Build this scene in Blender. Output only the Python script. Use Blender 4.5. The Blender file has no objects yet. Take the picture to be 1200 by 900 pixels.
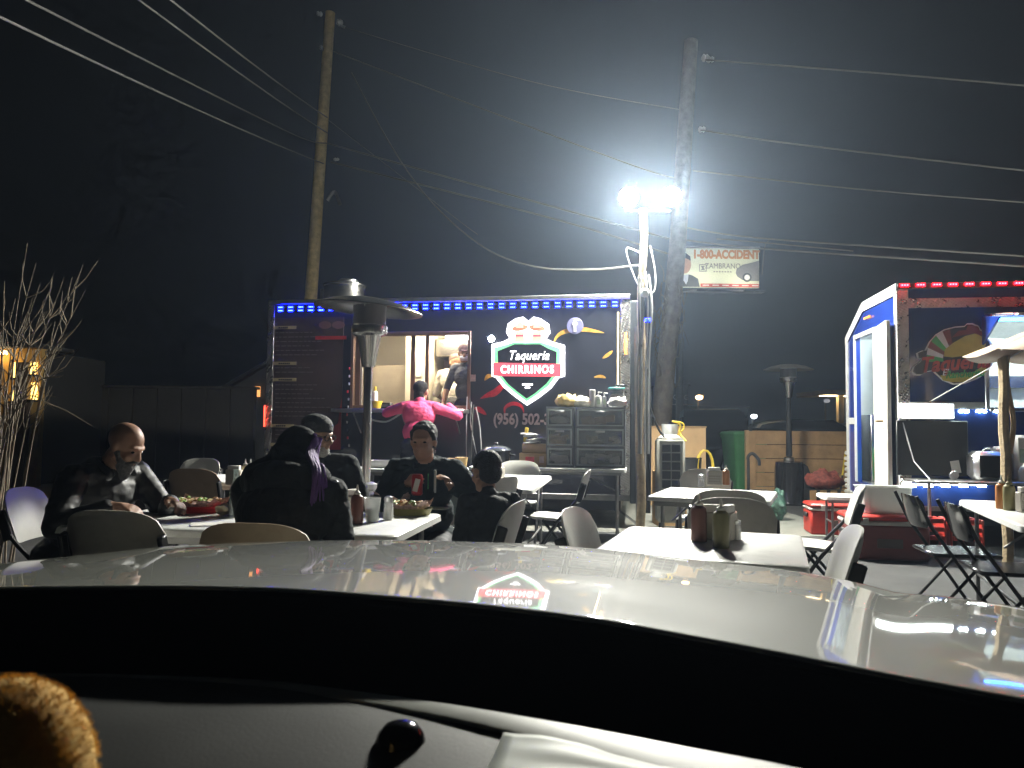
import bpy, bmesh, math, random
from mathutils import Vector, Matrix, Euler, noise as mnoise
PI = math.pi
R = math.radians
random.seed(7)
SC = bpy.context.scene
COL = SC.collection

# ------------------------------------------------------------------ camera
EYE = Vector((0, 0, 1.2)); FPX = 900.0
PITCH = math.atan(50 / 900.0); ROLL = R(0.6)
c_fwd = Vector((0, math.cos(PITCH), math.sin(PITCH)))
_r0 = Vector((1, 0, 0)); _u0 = Vector((0, -math.sin(PITCH), math.cos(PITCH)))
c_right = _r0 * math.cos(ROLL) + _u0 * math.sin(ROLL)
c_up = -_r0 * math.sin(ROLL) + _u0 * math.cos(ROLL)
cam_d = bpy.data.cameras.new('camera'); cam = bpy.data.objects.new('camera', cam_d); COL.objects.link(cam)
m = Matrix.Identity(4)
for i in range(3):
    m[i][0] = c_right[i]; m[i][1] = c_up[i]; m[i][2] = -c_fwd[i]; m[i][3] = EYE[i]
cam.matrix_world = m
cam_d.sensor_width = 36; cam_d.lens = 27; cam_d.clip_start = 0.02; cam_d.clip_end = 2000
cam_d.dof.use_dof = True; cam_d.dof.focus_distance = 7.5; cam_d.dof.aperture_fstop = 10
SC.camera = cam

# ------------------------------------------------------------------ world, exposure
W = bpy.data.worlds.new('World'); SC.world = W; W.use_nodes = True
wn = W.node_tree.nodes; wl = W.node_tree.links
sky = wn.new('ShaderNodeTexSky'); sky.sky_type = 'NISHITA'; sky.sun_disc = False
sky.sun_elevation = R(-8); sky.sun_rotation = R(200)
bg = wn['Background']; bg.inputs[1].default_value = 0.006
tint = wn.new('ShaderNodeMixRGB'); tint.blend_type = 'ADD'; tint.inputs[0].default_value = 1.0
tint.inputs[2].default_value = (0.22, 0.25, 0.28, 1)
wl.new(sky.outputs[0], tint.inputs[1]); wl.new(tint.outputs[0], bg.inputs[0])
SC.view_settings.view_transform = 'Standard'; SC.view_settings.look = 'None'
SC.view_settings.exposure = 0.7; SC.view_settings.gamma = 1.0
SC.cycles.max_bounces = 5; SC.cycles.diffuse_bounces = 3; SC.cycles.glossy_bounces = 3; SC.cycles.transparent_max_bounces = 6; SC.cycles.volume_bounces = 0
SC.cycles.use_denoising = True; SC.cycles.use_adaptive_sampling = True; SC.cycles.adaptive_threshold = 0.03; SC.cycles.adaptive_min_samples = 24
SC.cycles.sample_clamp_indirect = 4.0

# ------------------------------------------------------------------ pixel helpers (photo pixels, real depth)
def ray(px, py):
    u = (px - 600) / FPX; v = (450 - py) / FPX
    return c_fwd + c_right * u + c_up * v
def at(px, py, Y):
    d = ray(px, py); return EYE + d * (Y / d.y)
def onz(px, py, z):
    d = ray(px, py); return EYE + d * ((z - EYE.z) / d.z)

# ------------------------------------------------------------------ materials
MATS = {}
def mat(name, col, rough=0.6, metal=0.0, var=0.12, vscale=6.0, bump=0.0, bscale=40.0, emit=None, estr=0.0, coat=0.0, trans=0.0, alpha=1.0, spec=0.5, sheen=0.0, dirt=0.0):
    if name in MATS: return MATS[name]
    mt = bpy.data.materials.new(name); mt.use_nodes = True
    nt = mt.node_tree; N = nt.nodes; L = nt.links
    b = N['Principled BSDF']
    b.inputs['Base Color'].default_value = (*col, 1)
    b.inputs['Roughness'].default_value = rough; b.inputs['Metallic'].default_value = metal
    b.inputs['Coat Weight'].default_value = coat; b.inputs['Coat Roughness'].default_value = 0.03
    b.inputs['Transmission Weight'].default_value = trans; b.inputs['Alpha'].default_value = alpha
    b.inputs['Specular IOR Level'].default_value = spec
    b.inputs['Sheen Weight'].default_value = sheen
    tc = N.new('ShaderNodeTexCoord')
    if var > 0 and trans == 0:
        nz = N.new('ShaderNodeTexNoise'); nz.inputs['Scale'].default_value = vscale; nz.inputs['Detail'].default_value = 6
        L.new(tc.outputs['Object'], nz.inputs['Vector'])
        rp = N.new('ShaderNodeValToRGB')
        rp.color_ramp.elements[0].position = 0.3; rp.color_ramp.elements[1].position = 0.72
        rp.color_ramp.elements[0].color = (*[c * (1 - var) for c in col], 1)
        rp.color_ramp.elements[1].color = (*[min(1, c * (1 + var)) for c in col], 1)
        L.new(nz.outputs['Fac'], rp.inputs['Fac'])
        last = rp.outputs['Color']
        if dirt > 0:
            n2 = N.new('ShaderNodeTexNoise'); n2.inputs['Scale'].default_value = vscale * 2.7; n2.inputs['Detail'].default_value = 9; n2.inputs['Roughness'].default_value = 0.7
            L.new(tc.outputs['Object'], n2.inputs['Vector'])
            r2 = N.new('ShaderNodeValToRGB'); r2.color_ramp.elements[0].position = 0.52; r2.color_ramp.elements[1].position = 0.7
            L.new(n2.outputs['Fac'], r2.inputs['Fac'])
            mx = N.new('ShaderNodeMixRGB'); mx.inputs[2].default_value = (*[c * 0.45 for c in col], 1)
            ml = N.new('ShaderNodeMath'); ml.operation = 'MULTIPLY'; ml.inputs[1].default_value = dirt
            L.new(r2.outputs['Color'], ml.inputs[0]); L.new(ml.outputs[0], mx.inputs[0]); L.new(last, mx.inputs[1])
            last = mx.outputs[0]
        L.new(last, b.inputs['Base Color'])
        mr = N.new('ShaderNodeMapRange'); mr.inputs['To Min'].default_value = max(0.02, rough * 0.8); mr.inputs['To Max'].default_value = min(1, rough * 1.2)
        L.new(nz.outputs['Fac'], mr.inputs['Value']); L.new(mr.outputs['Result'], b.inputs['Roughness'])
    if bump > 0:
        nb = N.new('ShaderNodeTexNoise'); nb.inputs['Scale'].default_value = bscale; nb.inputs['Detail'].default_value = 5
        L.new(tc.outputs['Object'], nb.inputs['Vector'])
        bp = N.new('ShaderNodeBump'); bp.inputs['Strength'].default_value = bump; bp.inputs['Distance'].default_value = 0.02
        L.new(nb.outputs['Fac'], bp.inputs['Height']); L.new(bp.outputs['Normal'], b.inputs['Normal'])
    if emit:
        b.inputs['Emission Color'].default_value = (*emit, 1); b.inputs['Emission Strength'].default_value = estr
    MATS[name] = mt
    return mt

def diamond_plate(name, col):
    mt = mat(name, col, 0.28, 1.0, var=0.15, vscale=9)
    N = mt.node_tree.nodes; L = mt.node_tree.links
    b = N['Principled BSDF']
    tc = N.new('ShaderNodeTexCoord'); mp = N.new('ShaderNodeMapping'); mp.inputs['Rotation'].default_value = (0.785, 0.785, 0.785)
    v = N.new('ShaderNodeTexVoronoi'); v.inputs['Scale'].default_value = 38; v.inputs['Randomness'].default_value = 0.12
    L.new(tc.outputs['Object'], mp.inputs['Vector']); L.new(mp.outputs['Vector'], v.inputs['Vector'])
    bp = N.new('ShaderNodeBump'); bp.inputs['Strength'].default_value = 1.0; bp.inputs['Distance'].default_value = 0.012; bp.invert = True
    L.new(v.outputs['Distance'], bp.inputs['Height']); L.new(bp.outputs['Normal'], b.inputs['Normal'])
    return mt

M_ASPHALT = mat('asphalt', (0.055, 0.056, 0.055), 0.82, var=0.35, vscale=3.0, bump=0.5, bscale=160, dirt=0.4)
M_CONC = mat('concrete', (0.19, 0.19, 0.165), 0.8, var=0.18, vscale=2.2, bump=0.25, bscale=60, dirt=0.5)
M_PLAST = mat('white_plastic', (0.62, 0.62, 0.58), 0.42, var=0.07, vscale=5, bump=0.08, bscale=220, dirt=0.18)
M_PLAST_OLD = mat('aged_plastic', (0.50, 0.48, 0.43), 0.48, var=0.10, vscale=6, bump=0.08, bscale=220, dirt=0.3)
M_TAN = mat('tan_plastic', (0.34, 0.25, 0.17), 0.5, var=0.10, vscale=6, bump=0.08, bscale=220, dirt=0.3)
M_TABLE = mat('table_plastic', (0.66, 0.67, 0.65), 0.38, var=0.06, vscale=4, bump=0.12, bscale=300, dirt=0.32)
M_BLACKM = mat('black_metal', (0.018, 0.018, 0.019), 0.4, 0.3, var=0.2)
M_GREYM = mat('grey_steel', (0.22, 0.22, 0.22), 0.38, 0.9, var=0.2, dirt=0.3)
M_STEEL = mat('stainless_steel', (0.62, 0.61, 0.58), 0.24, 1.0, var=0.08, vscale=5)
M_ALU = mat('aluminium', (0.70, 0.70, 0.70), 0.34, 1.0, var=0.1, vscale=8, dirt=0.2)
M_ALUPAINT = mat('pale_painted_metal', (0.55, 0.56, 0.55), 0.45, 0.0, var=0.08, dirt=0.2)
M_DIAMOND = diamond_plate('diamond_plate', (0.52, 0.50, 0.47))
M_BLACKWRAP = mat('black_wrap', (0.013, 0.014, 0.024), 0.34, var=0.15, vscale=4, bump=0.02, bscale=3, coat=0.5)
M_BLACK = mat('matt_black', (0.012, 0.012, 0.013), 0.6, var=0.2)
M_BLACKG = mat('gloss_black', (0.012, 0.012, 0.013), 0.15, var=0.1)
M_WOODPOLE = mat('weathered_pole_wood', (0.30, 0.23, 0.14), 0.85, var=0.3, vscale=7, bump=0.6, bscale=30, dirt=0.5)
M_POLELIT = mat('yellow_lit_pole_wood', (0.56, 0.43, 0.19), 0.85, var=0.25, vscale=7, bump=0.6, bscale=30, dirt=0.4)  # yellow street lamp light put into the wood colour
M_POLEDIM = mat('dimmed_pole_wood', (0.15, 0.125, 0.10), 0.9, var=0.3, vscale=7, bump=0.6, bscale=30, dirt=0.5)  # wood darkened to stand in for weaker lamp light
M_PINE = mat('pine_boards', (0.36, 0.22, 0.10), 0.7, var=0.25, vscale=4, bump=0.3, bscale=30, dirt=0.35)
M_PLY = mat('plywood', (0.42, 0.27, 0.13), 0.7, var=0.14, vscale=3, bump=0.1, dirt=0.2)
M_GREENBIN = mat('green_bin_plastic', (0.045, 0.17, 0.06), 0.45, var=0.15, bump=0.05, dirt=0.3)
M_RED = mat('red_plastic', (0.42, 0.030, 0.020), 0.42, var=0.12, dirt=0.3)
M_YELLOW = mat('yellow_plastic', (0.62, 0.44, 0.03), 0.5, var=0.1)
M_BLUEPAINT = mat('blue_trailer_paint', (0.012, 0.035, 0.23), 0.16, var=0.08, coat=0.5, bump=0.01, bscale=3)
M_BLUEDARK = mat('dark_blue_wrap', (0.008, 0.022, 0.11), 0.13, var=0.1, coat=0.5, bump=0.012, bscale=3)
M_MENU = mat('menu_print', (0.055, 0.034, 0.030), 0.35, var=0.4, vscale=1.4)
M_CARD = mat('cardboard', (0.38, 0.26, 0.15), 0.8, var=0.12, dirt=0.2)
M_PAPER = mat('white_paper', (0.72, 0.70, 0.66), 0.8, var=0.05)
M_WHITE = mat('white_print', (0.75, 0.75, 0.74), 0.5, var=0.03)
M_INTW = mat('interior_wall', (0.70, 0.65, 0.54), 0.55, var=0.06, vscale=2)
M_INTC = mat('interior_cool', (0.55, 0.58, 0.56), 0.5, var=0.06)
M_RUBBER = mat('rubber', (0.016, 0.016, 0.016), 0.75, var=0.2)
M_WIRE = mat('cable_sheath', (0.10, 0.10, 0.09), 0.6, var=0.2, vscale=3)
M_TWIG = mat('bare_twig', (0.17, 0.14, 0.10), 0.9, var=0.3, vscale=20)
M_CLEAR = mat('clear_plastic', (0.80, 0.82, 0.82), 0.25, alpha=0.38, var=0.0)
M_FROST = mat('frosted_plastic', (0.62, 0.65, 0.64), 0.3, alpha=0.24, var=0.05)
M_GLASS = mat('glass', (0.9, 0.95, 0.95), 0.03, trans=0.95, var=0.0)
M_CLEARBIN = mat('milky_bin_plastic', (0.66, 0.70, 0.68), 0.4, alpha=0.75, var=0.05)

def emissive(name, col, s, sample=True):
    m_ = mat(name, (0.8 * col[0], 0.8 * col[1], 0.8 * col[2]), 0.5, emit=col, estr=s, var=0.0)
    if not sample: m_.cycles.emission_sampling = 'NONE'
    return m_

# ------------------------------------------------------------------ mesh builder
class MB:
    def __init__(s): s.v = []; s.f = []; s.mi = []; s.cur = 0
    def add(s, vs, fs):
        o = len(s.v); s.v += [tuple(v) for v in vs]
        for f in fs: s.f.append([i + o for i in f]); s.mi.append(s.cur)
        return s
    def box(s, c, d, r=0.0, rot=None):
        hx, hy, hz = d[0] / 2, d[1] / 2, d[2] / 2
        c = Vector(c); M3 = Euler(rot).to_matrix() if rot else None
        r = min(r, hx * .95, hy * .95, hz * .95)
        vs = []; fs = []
        if r <= 0:
            P = [(-hx, -hy, -hz), (hx, -hy, -hz), (hx, hy, -hz), (-hx, hy, -hz), (-hx, -hy, hz), (hx, -hy, hz), (hx, hy, hz), (-hx, hy, hz)]
            fs = [(0, 3, 2, 1), (4, 5, 6, 7), (0, 1, 5, 4), (1, 2, 6, 5), (2, 3, 7, 6), (3, 0, 4, 7)]
        else:
            P = []; idx = {}
            for sx in (-1, 1):
                for sy in (-1, 1):
                    for sz in (-1, 1):
                        for ax in range(3):
                            q = [sx * (hx - r), sy * (hy - r), sz * (hz - r)]
                            q[ax] = (sx * hx, sy * hy, sz * hz)[ax]
                            idx[(sx, sy, sz, ax)] = len(P); P.append(tuple(q))
            for ax in range(3):
                a, b = [k for k in range(3) if k != ax]
                for sg in (-1, 1):
                    q = []
                    for (sa, sb) in ((-1, -1), (1, -1), (1, 1), (-1, 1)):
                        k = [0, 0, 0]; k[ax] = sg; k[a] = sa; k[b] = sb; q.append(idx[(*k, ax)])
                    fs.append(q)
                for sa in (-1, 1):
                    for sb in (-1, 1):
                        q = []
                        for sg, w in ((-1, a), (1, a), (1, b), (-1, b)):
                            k = [0, 0, 0]; k[ax] = sg; k[a] = sa; k[b] = sb; q.append(idx[(*k, w)])
                        fs.append(q)
            for sx in (-1, 1):
                for sy in (-1, 1):
                    for sz in (-1, 1): fs.append([idx[(sx, sy, sz, k)] for k in range(3)])
        for p in P:
            p = Vector(p)
            if M3: p = M3 @ p
            vs.append(p + c)
        return s.add(vs, fs)
    def span(s, a, b, r=0.0):
        return s.box([(a[i] + b[i]) / 2 for i in range(3)], [abs(b[i] - a[i]) for i in range(3)], r)
    def lathe(s, prof, n=24, c=(0, 0, 0), axis=None, cap=True):
        c = Vector(c); q = Vector((0, 0, 1)).rotation_difference(Vector(axis)) if axis else None
        vs = []; fs = []
        for (rr, z) in prof:
            for k in range(n):
                a = 2 * PI * k / n; p = Vector((rr * math.cos(a), rr * math.sin(a), z))
                if q: p = q @ p
                vs.append(p + c)
        for i in range(len(prof) - 1):
            for k in range(n):
                k2 = (k + 1) % n
                fs.append((i * n + k, i * n + k2, (i + 1) * n + k2, (i + 1) * n + k))
        if cap:
            fs.append(list(range(n))[::-1]); o = (len(prof) - 1) * n; fs.append([o + k for k in range(n)])
        return s.add(vs, fs)
    def tube(s, pts, r, n=8, cap=True):
        pts = [Vector(p) for p in pts]
        rs = r if isinstance(r, (list, tuple)) else [r] * len(pts)
        vs = []; fs = []; prev = None
        for i, p in enumerate(pts):
            t = (pts[min(i + 1, len(pts) - 1)] - pts[max(i - 1, 0)])
            if t.length < 1e-9: t = Vector((0, 0, 1))
            t.normalize()
            if prev is None:
                a = t.orthogonal().normalized()
            else:
                a = prev - t * prev.dot(t)
                a = a.normalized() if a.length > 1e-6 else t.orthogonal().normalized()
            prev = a; b = t.cross(a)
            for k in range(n):
                g = 2 * PI * k / n; vs.append(p + (a * math.cos(g) + b * math.sin(g)) * rs[i])
        for i in range(len(pts) - 1):
            for k in range(n):
                k2 = (k + 1) % n; fs.append((i * n + k, i * n + k2, (i + 1) * n + k2, (i + 1) * n + k))
        if cap:
            fs.append(list(range(n))[::-1]); o = (len(pts) - 1) * n; fs.append([o + k for k in range(n)])
        return s.add(vs, fs)
    def prism(s, poly, d0, d1, f):
        """poly: list of (a,b); f(a,b,d)->point"""
        n = len(poly); vs = [f(a, b, d0) for a, b in poly] + [f(a, b, d1) for a, b in poly]
        fs = [list(range(n))[::-1], [n + k for k in range(n)]]
        for k in range(n): k2 = (k + 1) % n; fs.append((k, k2, n + k2, n + k))
        return s.add(vs, fs)
    def ell(s, c, r, n=16, m=10, rot=None):
        c = Vector(c); M3 = Euler(rot).to_matrix() if rot else None
        vs = []; fs = []
        for i in range(m + 1):
            th = PI * i / m
            for k in range(n):
                a = 2 * PI * k / n
                p = Vector((r[0] * math.sin(th) * math.cos(a), r[1] * math.sin(th) * math.sin(a), r[2] * math.cos(th)))
                if M3: p = M3 @ p
                vs.append(p + c)
        for i in range(m):
            for k in range(n):
                k2 = (k + 1) % n; fs.append((i * n + k, (i + 1) * n + k, (i + 1) * n + k2, i * n + k2))
        return s.add(vs, fs)
    def mesh(s, name, mats, smooth=True, weld=False):
        me = bpy.data.meshes.new(name); me.from_pydata(s.v, [], s.f)
        bm = bmesh.new(); bm.from_mesh(me)
        for f, mi in zip(bm.faces, s.mi): f.material_index = mi
        if weld: bmesh.ops.remove_doubles(bm, verts=bm.verts, dist=1e-5)
        bmesh.ops.dissolve_degenerate(bm, edges=bm.edges, dist=1e-7)
        bmesh.ops.recalc_face_normals(bm, faces=bm.faces)
        for f in bm.faces: f.smooth = smooth
        bm.to_mesh(me); bm.free()
        for mt in (mats if isinstance(mats, (list, tuple)) else [mats]): me.materials.append(mt)
        if smooth: me.set_sharp_from_angle(angle=R(38))
        return me
    def build(s, name, mats, parent=None, loc=None, rot=None, smooth=True):
        o = bpy.data.objects.new(name, s.mesh(name, mats, smooth)); COL.objects.link(o)
        if parent: o.parent = parent
        if loc is not None: o.location = loc
        if rot is not None: o.rotation_euler = rot
        return o
def tag(o, label, cat, group=None, kind=None):
    if label: o['label'] = label
    if cat: o['category'] = cat
    if group: o['group'] = group
    if kind: o['kind'] = kind
    return o
def empty(name, loc=(0, 0, 0), rz=0.0, label=None, cat=None, group=None):
    o = bpy.data.objects.new(name, None); COL.objects.link(o); o.location = loc; o.rotation_euler = (0, 0, rz)
    o.empty_display_size = 0.1
    return tag(o, label, cat, group)
def copy_tree(o, parent=None):
    c = o.copy(); COL.objects.link(c); c.parent = parent
    for ch in list(o.children): copy_tree(ch, c)
    return c
def share(src, name, parent, loc, rot=None):
    o = bpy.data.objects.new(name, src); COL.objects.link(o); o.parent = parent; o.location = loc
    if rot is not None: o.rotation_euler = rot
    return o
def text_obj(name, body, size, mt, parent, loc, rot=(R(90), 0, 0), extrude=0.002, offset=0.0, shear=0.0, align='CENTER', sx=1.0, spacing=1.0):
    cu = bpy.data.curves.new('t', 'FONT'); cu.body = body; cu.size = size; cu.extrude = extrude; cu.offset = offset
    cu.shear = shear; cu.align_x = align; cu.align_y = 'CENTER'; cu.space_character = spacing; cu.resolution_u = 3
    t = bpy.data.objects.new('t', cu); COL.objects.link(t)
    dg = bpy.context.evaluated_depsgraph_get()
    me = bpy.data.meshes.new_from_object(t.evaluated_get(dg)); me.name = name
    bpy.data.objects.remove(t); bpy.data.curves.remove(cu)
    me.materials.clear(); me.materials.append(mt)
    o = bpy.data.objects.new(name, me); COL.objects.link(o); o.parent = parent; o.location = loc; o.rotation_euler = rot; o.scale = (sx, 1, 1)
    return o
def rrect(w, h, r, n=6):
    P = []
    for (cx, cy, a0) in ((w / 2 - r, h / 2 - r, 0), (-w / 2 + r, h / 2 - r, 90), (-w / 2 + r, -h / 2 + r, 180), (w / 2 - r, -h / 2 + r, 270)):
        for k in range(n + 1):
            a = R(a0 + 90 * k / n); P.append((cx + r * math.cos(a), cy + r * math.sin(a)))
    return P
def bez(pts, n=10):
    """smooth polyline through points (catmull-rom)"""
    pts = [Vector(p) for p in pts]; out = []
    for i in range(len(pts) - 1):
        p0 = pts[max(i - 1, 0)]; p1 = pts[i]; p2 = pts[i + 1]; p3 = pts[min(i + 2, len(pts) - 1)]
        for k in range(n):
            t = k / n
            out.append(0.5 * ((2 * p1) + (p2 - p0) * t + (2 * p0 - 5 * p1 + 4 * p2 - p3) * t * t + (3 * p1 - p0 - 3 * p2 + p3) * t ** 3))
    out.append(pts[-1]); return out

# ================================================================== GROUND
g = MB(); n = 40; S = 170
for i in range(n + 1):
    for j in range(n + 1): g.v.append((-S + 2 * S * i / n, -60 + 2 * S * j / n, 0))
for i in range(n):
    for j in range(n): g.f.append([i * (n + 1) + j, (i + 1) * (n + 1) + j, (i + 1) * (n + 1) + j + 1, i * (n + 1) + j + 1]); g.mi.append(0)
o = g.build('ground', M_ASPHALT); tag(o, 'dark worn asphalt of the dining lot', 'ground', kind='structure')
o = MB().span((1.6, 8.7, 0.0), (4.0, 13.6, 0.006)).build('concrete_slab', M_CONC); tag(o, 'pale concrete slab under the far tables and heater', 'slab', kind='structure')
o = MB().span((-3.4, 8.9, 0.0), (1.55, 12.5, 0.005)).build('concrete_pad', M_CONC); tag(o, 'concrete pad beneath the black food trailer', 'slab', kind='structure')
# ================================================================== FOOD TRAILERS
class Plane:
    def __init__(s, O, ang, off=0.0):
        s.d = Vector((math.cos(ang), math.sin(ang), 0)); s.n = Vector((-math.sin(ang), math.cos(ang), 0)); s.O = Vector(O) + s.n * off
    def uz(s, px, py):
        d = ray(px, py); t = (s.O - EYE).dot(s.n) / d.dot(s.n); p = EYE + d * t
        return (p - s.O).dot(s.d), p.z
ROT90 = (R(90), 0, 0)
A1 = at(313, 470, 9.95); B1 = at(737, 470, 9.2)
A1.z = 0; B1.z = 0
ang1 = math.atan2(B1.y - A1.y, B1.x - A1.x); W1 = (B1 - A1).length
P1 = Plane(A1, ang1)
ZT = P1.uz(737, 350)[1]; ZB = 0.40; D1 = 2.2
T1 = empty('food_trailer', A1, ang1, 'long black food trailer with blue lights and shield sign by the leaning pole', 'food trailer')
def u1(px, py=430): return P1.uz(px, py)[0]
def z1(px, py): return P1.uz(px, py)[1]
# window opening
wu0 = u1(414, 430); wu1 = u1(549, 430); wz0 = z1(480, 477); wz1 = z1(480, 393)
FT = 0.05
wb = MB()
wb.span((0, 0, ZB), (wu0, FT, ZT)); wb.span((wu1, 0, ZB), (W1, FT, ZT))
wb.span((wu0, 0, ZB), (wu1, FT, wz0)); wb.span((wu0, 0, wz1), (wu1, FT, ZT))
wb.build('front_wall', M_BLACKWRAP, T1)
MB().span((0, FT, ZB), (0.05, D1, ZT)).build('end_wall', M_BLACKWRAP, T1)
MB().span((W1 - 0.05, FT, ZB), (W1, D1, ZT)).build('end_wall', M_BLACKWRAP, T1)
MB().span((0.05, D1 - 0.05, ZB), (W1 - 0.05, D1, ZT)).build('rear_wall', M_INTW, T1)
MB().span((0.0, 0.0, ZT), (W1, D1, ZT + 0.05)).build('roof', M_ALU, T1)
MB().span((0.05, FT, 0.50), (W1 - 0.05, D1 - 0.05, 0.56)).build('floor', M_GREYM, T1)
MB().span((0.05, FT + .001, ZT - 0.06), (W1 - 0.05, D1 - 0.05, ZT - 0.01)).build('ceiling_panel', M_INTW, T1)
# interior partition, shelf, hood
MB().span((wu0 + 0.38, 1.0, 0.56), (wu0 + 0.70, 1.9, ZT - .07)).build('partition', M_INTW, T1)
MB().span((wu0 - 0.2, 1.15, 0.56), (wu0 + 0.36, 1.9, 2.05), 0.01).build('refrigerator', mat('fridge_grey', (0.36, 0.32, 0.26), 0.4), T1)
MB().span((wu0 + 0.50, 0.985, 1.88), (wu0 + 0.62, 0.998, 2.0)).build('wall_notice', M_PAPER, T1)
MB().span((wu0 + 0.72, 1.3, 2.18), (wu1 + 0.3, 2.0, 2.45), 0.02).build('range_hood', M_STEEL, T1)
MB().span((wu0 + 0.72, 1.4, 0.6), (wu1 + 0.3, 2.1, 1.4), 0.02).build('grill_counter', M_STEEL, T1)
MB().span((wu0 + 0.72, 2.10, 1.4), (wu1 + 0.3, 2.14, 2.15)).build('splash_panel', mat('dark_splash', (0.10, 0.07, 0.05), 0.35), T1)
M_TUBEW = emissive('warm_tube', (1.0, 0.84, 0.58), 95)
M_TUBEN = emissive('neutral_tube', (0.95, 0.95, 1.0), 14)
MB().span((wu0 + 0.1, 0.55, ZT - 0.10), (wu1, 0.63, ZT - 0.07)).build('ceiling_light', M_TUBEW, T1)
MB().span((wu0 + 0.95, 1.05, ZT - 0.10), (wu1 + .3, 1.15, ZT - 0.07)).build('ceiling_light', M_TUBEW, T1)
f = MB().span((u1(520, 392), 0.10, z1(530, 397)), (u1(545, 392), 0.16, z1(530, 392))).build('tube_light', M_TUBEN, T1)
# window frame, sashes
M_FRAME = mat('bronze_frame', (0.20, 0.12, 0.09), 0.35, 0.6, var=0.1)
fr = MB()
for a, b in (((wu0 - .03, -.02, wz0 - .02), (wu0 + .01, FT + .01, wz1 + .05)), ((wu1 - .01, -.02, wz0 - .02), (wu1 + .03, FT + .01, wz1 + .05)),
             ((wu0 + .011, -.02, wz1 - .005), (wu1 - .011, FT + .01, wz1 + .045)), ((wu0 + .011, -.02, wz0 - .02), (wu1 - .011, FT + .01, wz0 + .02))):
    fr.span(a, b, 0.004)
fr.build('window_frame', M_FRAME, T1)
for pxs in ((416, 422), (481, 486), (498, 502)):
    MB().span((u1(pxs[0]), 0.005, wz0 + .021), (u1(pxs[1]), 0.035, wz1 - .006), 0.003).build('window_mullion', M_FRAME, T1)
MB().span((u1(417), 0.012, wz0 + .022), (u1(424), 0.05, wz1 - .02), .003).build('sliding_sash', M_ALU, T1)
# counter shelf with bracket
MB().span((u1(401), -0.34, wz0 - .075), (u1(551), -0.003, wz0 - .03), 0.006).build('counter_shelf', M_ALU, T1)
for px in (425, 480, 540):
    MB().tube([(u1(px), -.01, wz0 - .33), (u1(px), -.30, wz0 - .08)], 0.010).build('shelf_bracket', M_GREYM, T1)
# inner sill
MB().span((wu0, FT + .002, wz0 - .04), (wu1, 0.35, wz0 - .002)).build('inner_counter', M_STEEL, T1)
# rails and trims
MB().span((-0.01, -0.025, ZT - 0.005), (W1 + .01, -0.001, ZT + .055), 0.006).build('roof_rail', M_ALU, T1)
for a, b in ((0 - .012, 0.075), (W1 - .10, W1 + .012)):
    MB().span((a, -.014, ZB), (b, -.001, ZT - .01), 0.003).build('corner_trim', M_DIAMOND, T1)
MB().span((-.012, -.014, ZB), (-.001, .1, ZT - .01)).build('corner_trim', M_DIAMOND, T1)
MB().span((W1 + .001, -.0135, ZB), (W1 + .012, .12, ZT - .01)).build('corner_trim', M_DIAMOND, T1)
MB().span((-.01, -.012, ZB - .07), (W1 + .01, .05, ZB - .001), .004).build('bottom_rail', M_GREYM, T1)
MB().span((0.1, .3, .18), (W1 - .1, D1 - .3, ZB - .08)).build('chassis', M_BLACKM, T1)
for uu in (1.75, 2.6):
    w = MB().lathe([(0.10, -.1), (.30, -.1), (.33, -.07), (.33, .07), (.30, .1), (.10, .1)], 28, axis=(0, 1, 0)).build('wheel', M_RUBBER, T1, (uu, .25, .33))
    MB().lathe([(0.02, -.115), (.20, -.105), (.21, -.09)], 20, axis=(0, 1, 0)).build('rim', M_ALU, w)
# warm strip beside the trim
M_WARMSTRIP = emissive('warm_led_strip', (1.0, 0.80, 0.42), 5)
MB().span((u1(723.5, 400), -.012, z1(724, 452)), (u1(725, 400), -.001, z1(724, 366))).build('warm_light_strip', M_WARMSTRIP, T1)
M_ORANGE_STR = emissive('orange_marker', (1.0, 0.42, 0.05), 4, False)
MB().span((u1(732, 400), -.03, z1(732, 415)), (u1(734.5, 400), -.015, z1(732, 390)), .004).build('marker_light', M_ORANGE_STR, T1)
MB().span((-.028, -.03, z1(308, 500)), (-.013, -.013, z1(308, 475)), .004).build('marker_light', emissive('red_marker', (1.0, .06, .03), 3, False), T1)
# blue LED modules, two rows
M_BLED = emissive('blue_led', (0.0010, 0.005, 1.0), 60)
M_BLEDHOT = emissive('blue_led_die', (0.012, 0.020, 1.0), 60, False)
lm = MB()
lm.cur = 0; lm.box((0, 0, 0), (.066, .012, .020))
lm.cur = 1
for k in (-1, 0, 1): lm.box((k * .021, -.008, 0), (.011, .006, .011), .002)
led_me = lm.mesh('led_module', [M_BLED, M_BLEDHOT])
nled = 32
MB().span((.12, -.010, ZT - .105), (W1 - .13, -.002, ZT - .025)).build('led_track', M_BLACKG, T1)
for k in range(nled):
    uu = .16 + (W1 - .33) * k / (nled - 1)
    for row in (0, 1): share(led_me, 'led_module', T1, (uu, -.017, ZT - .042 - row * .044))
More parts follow.
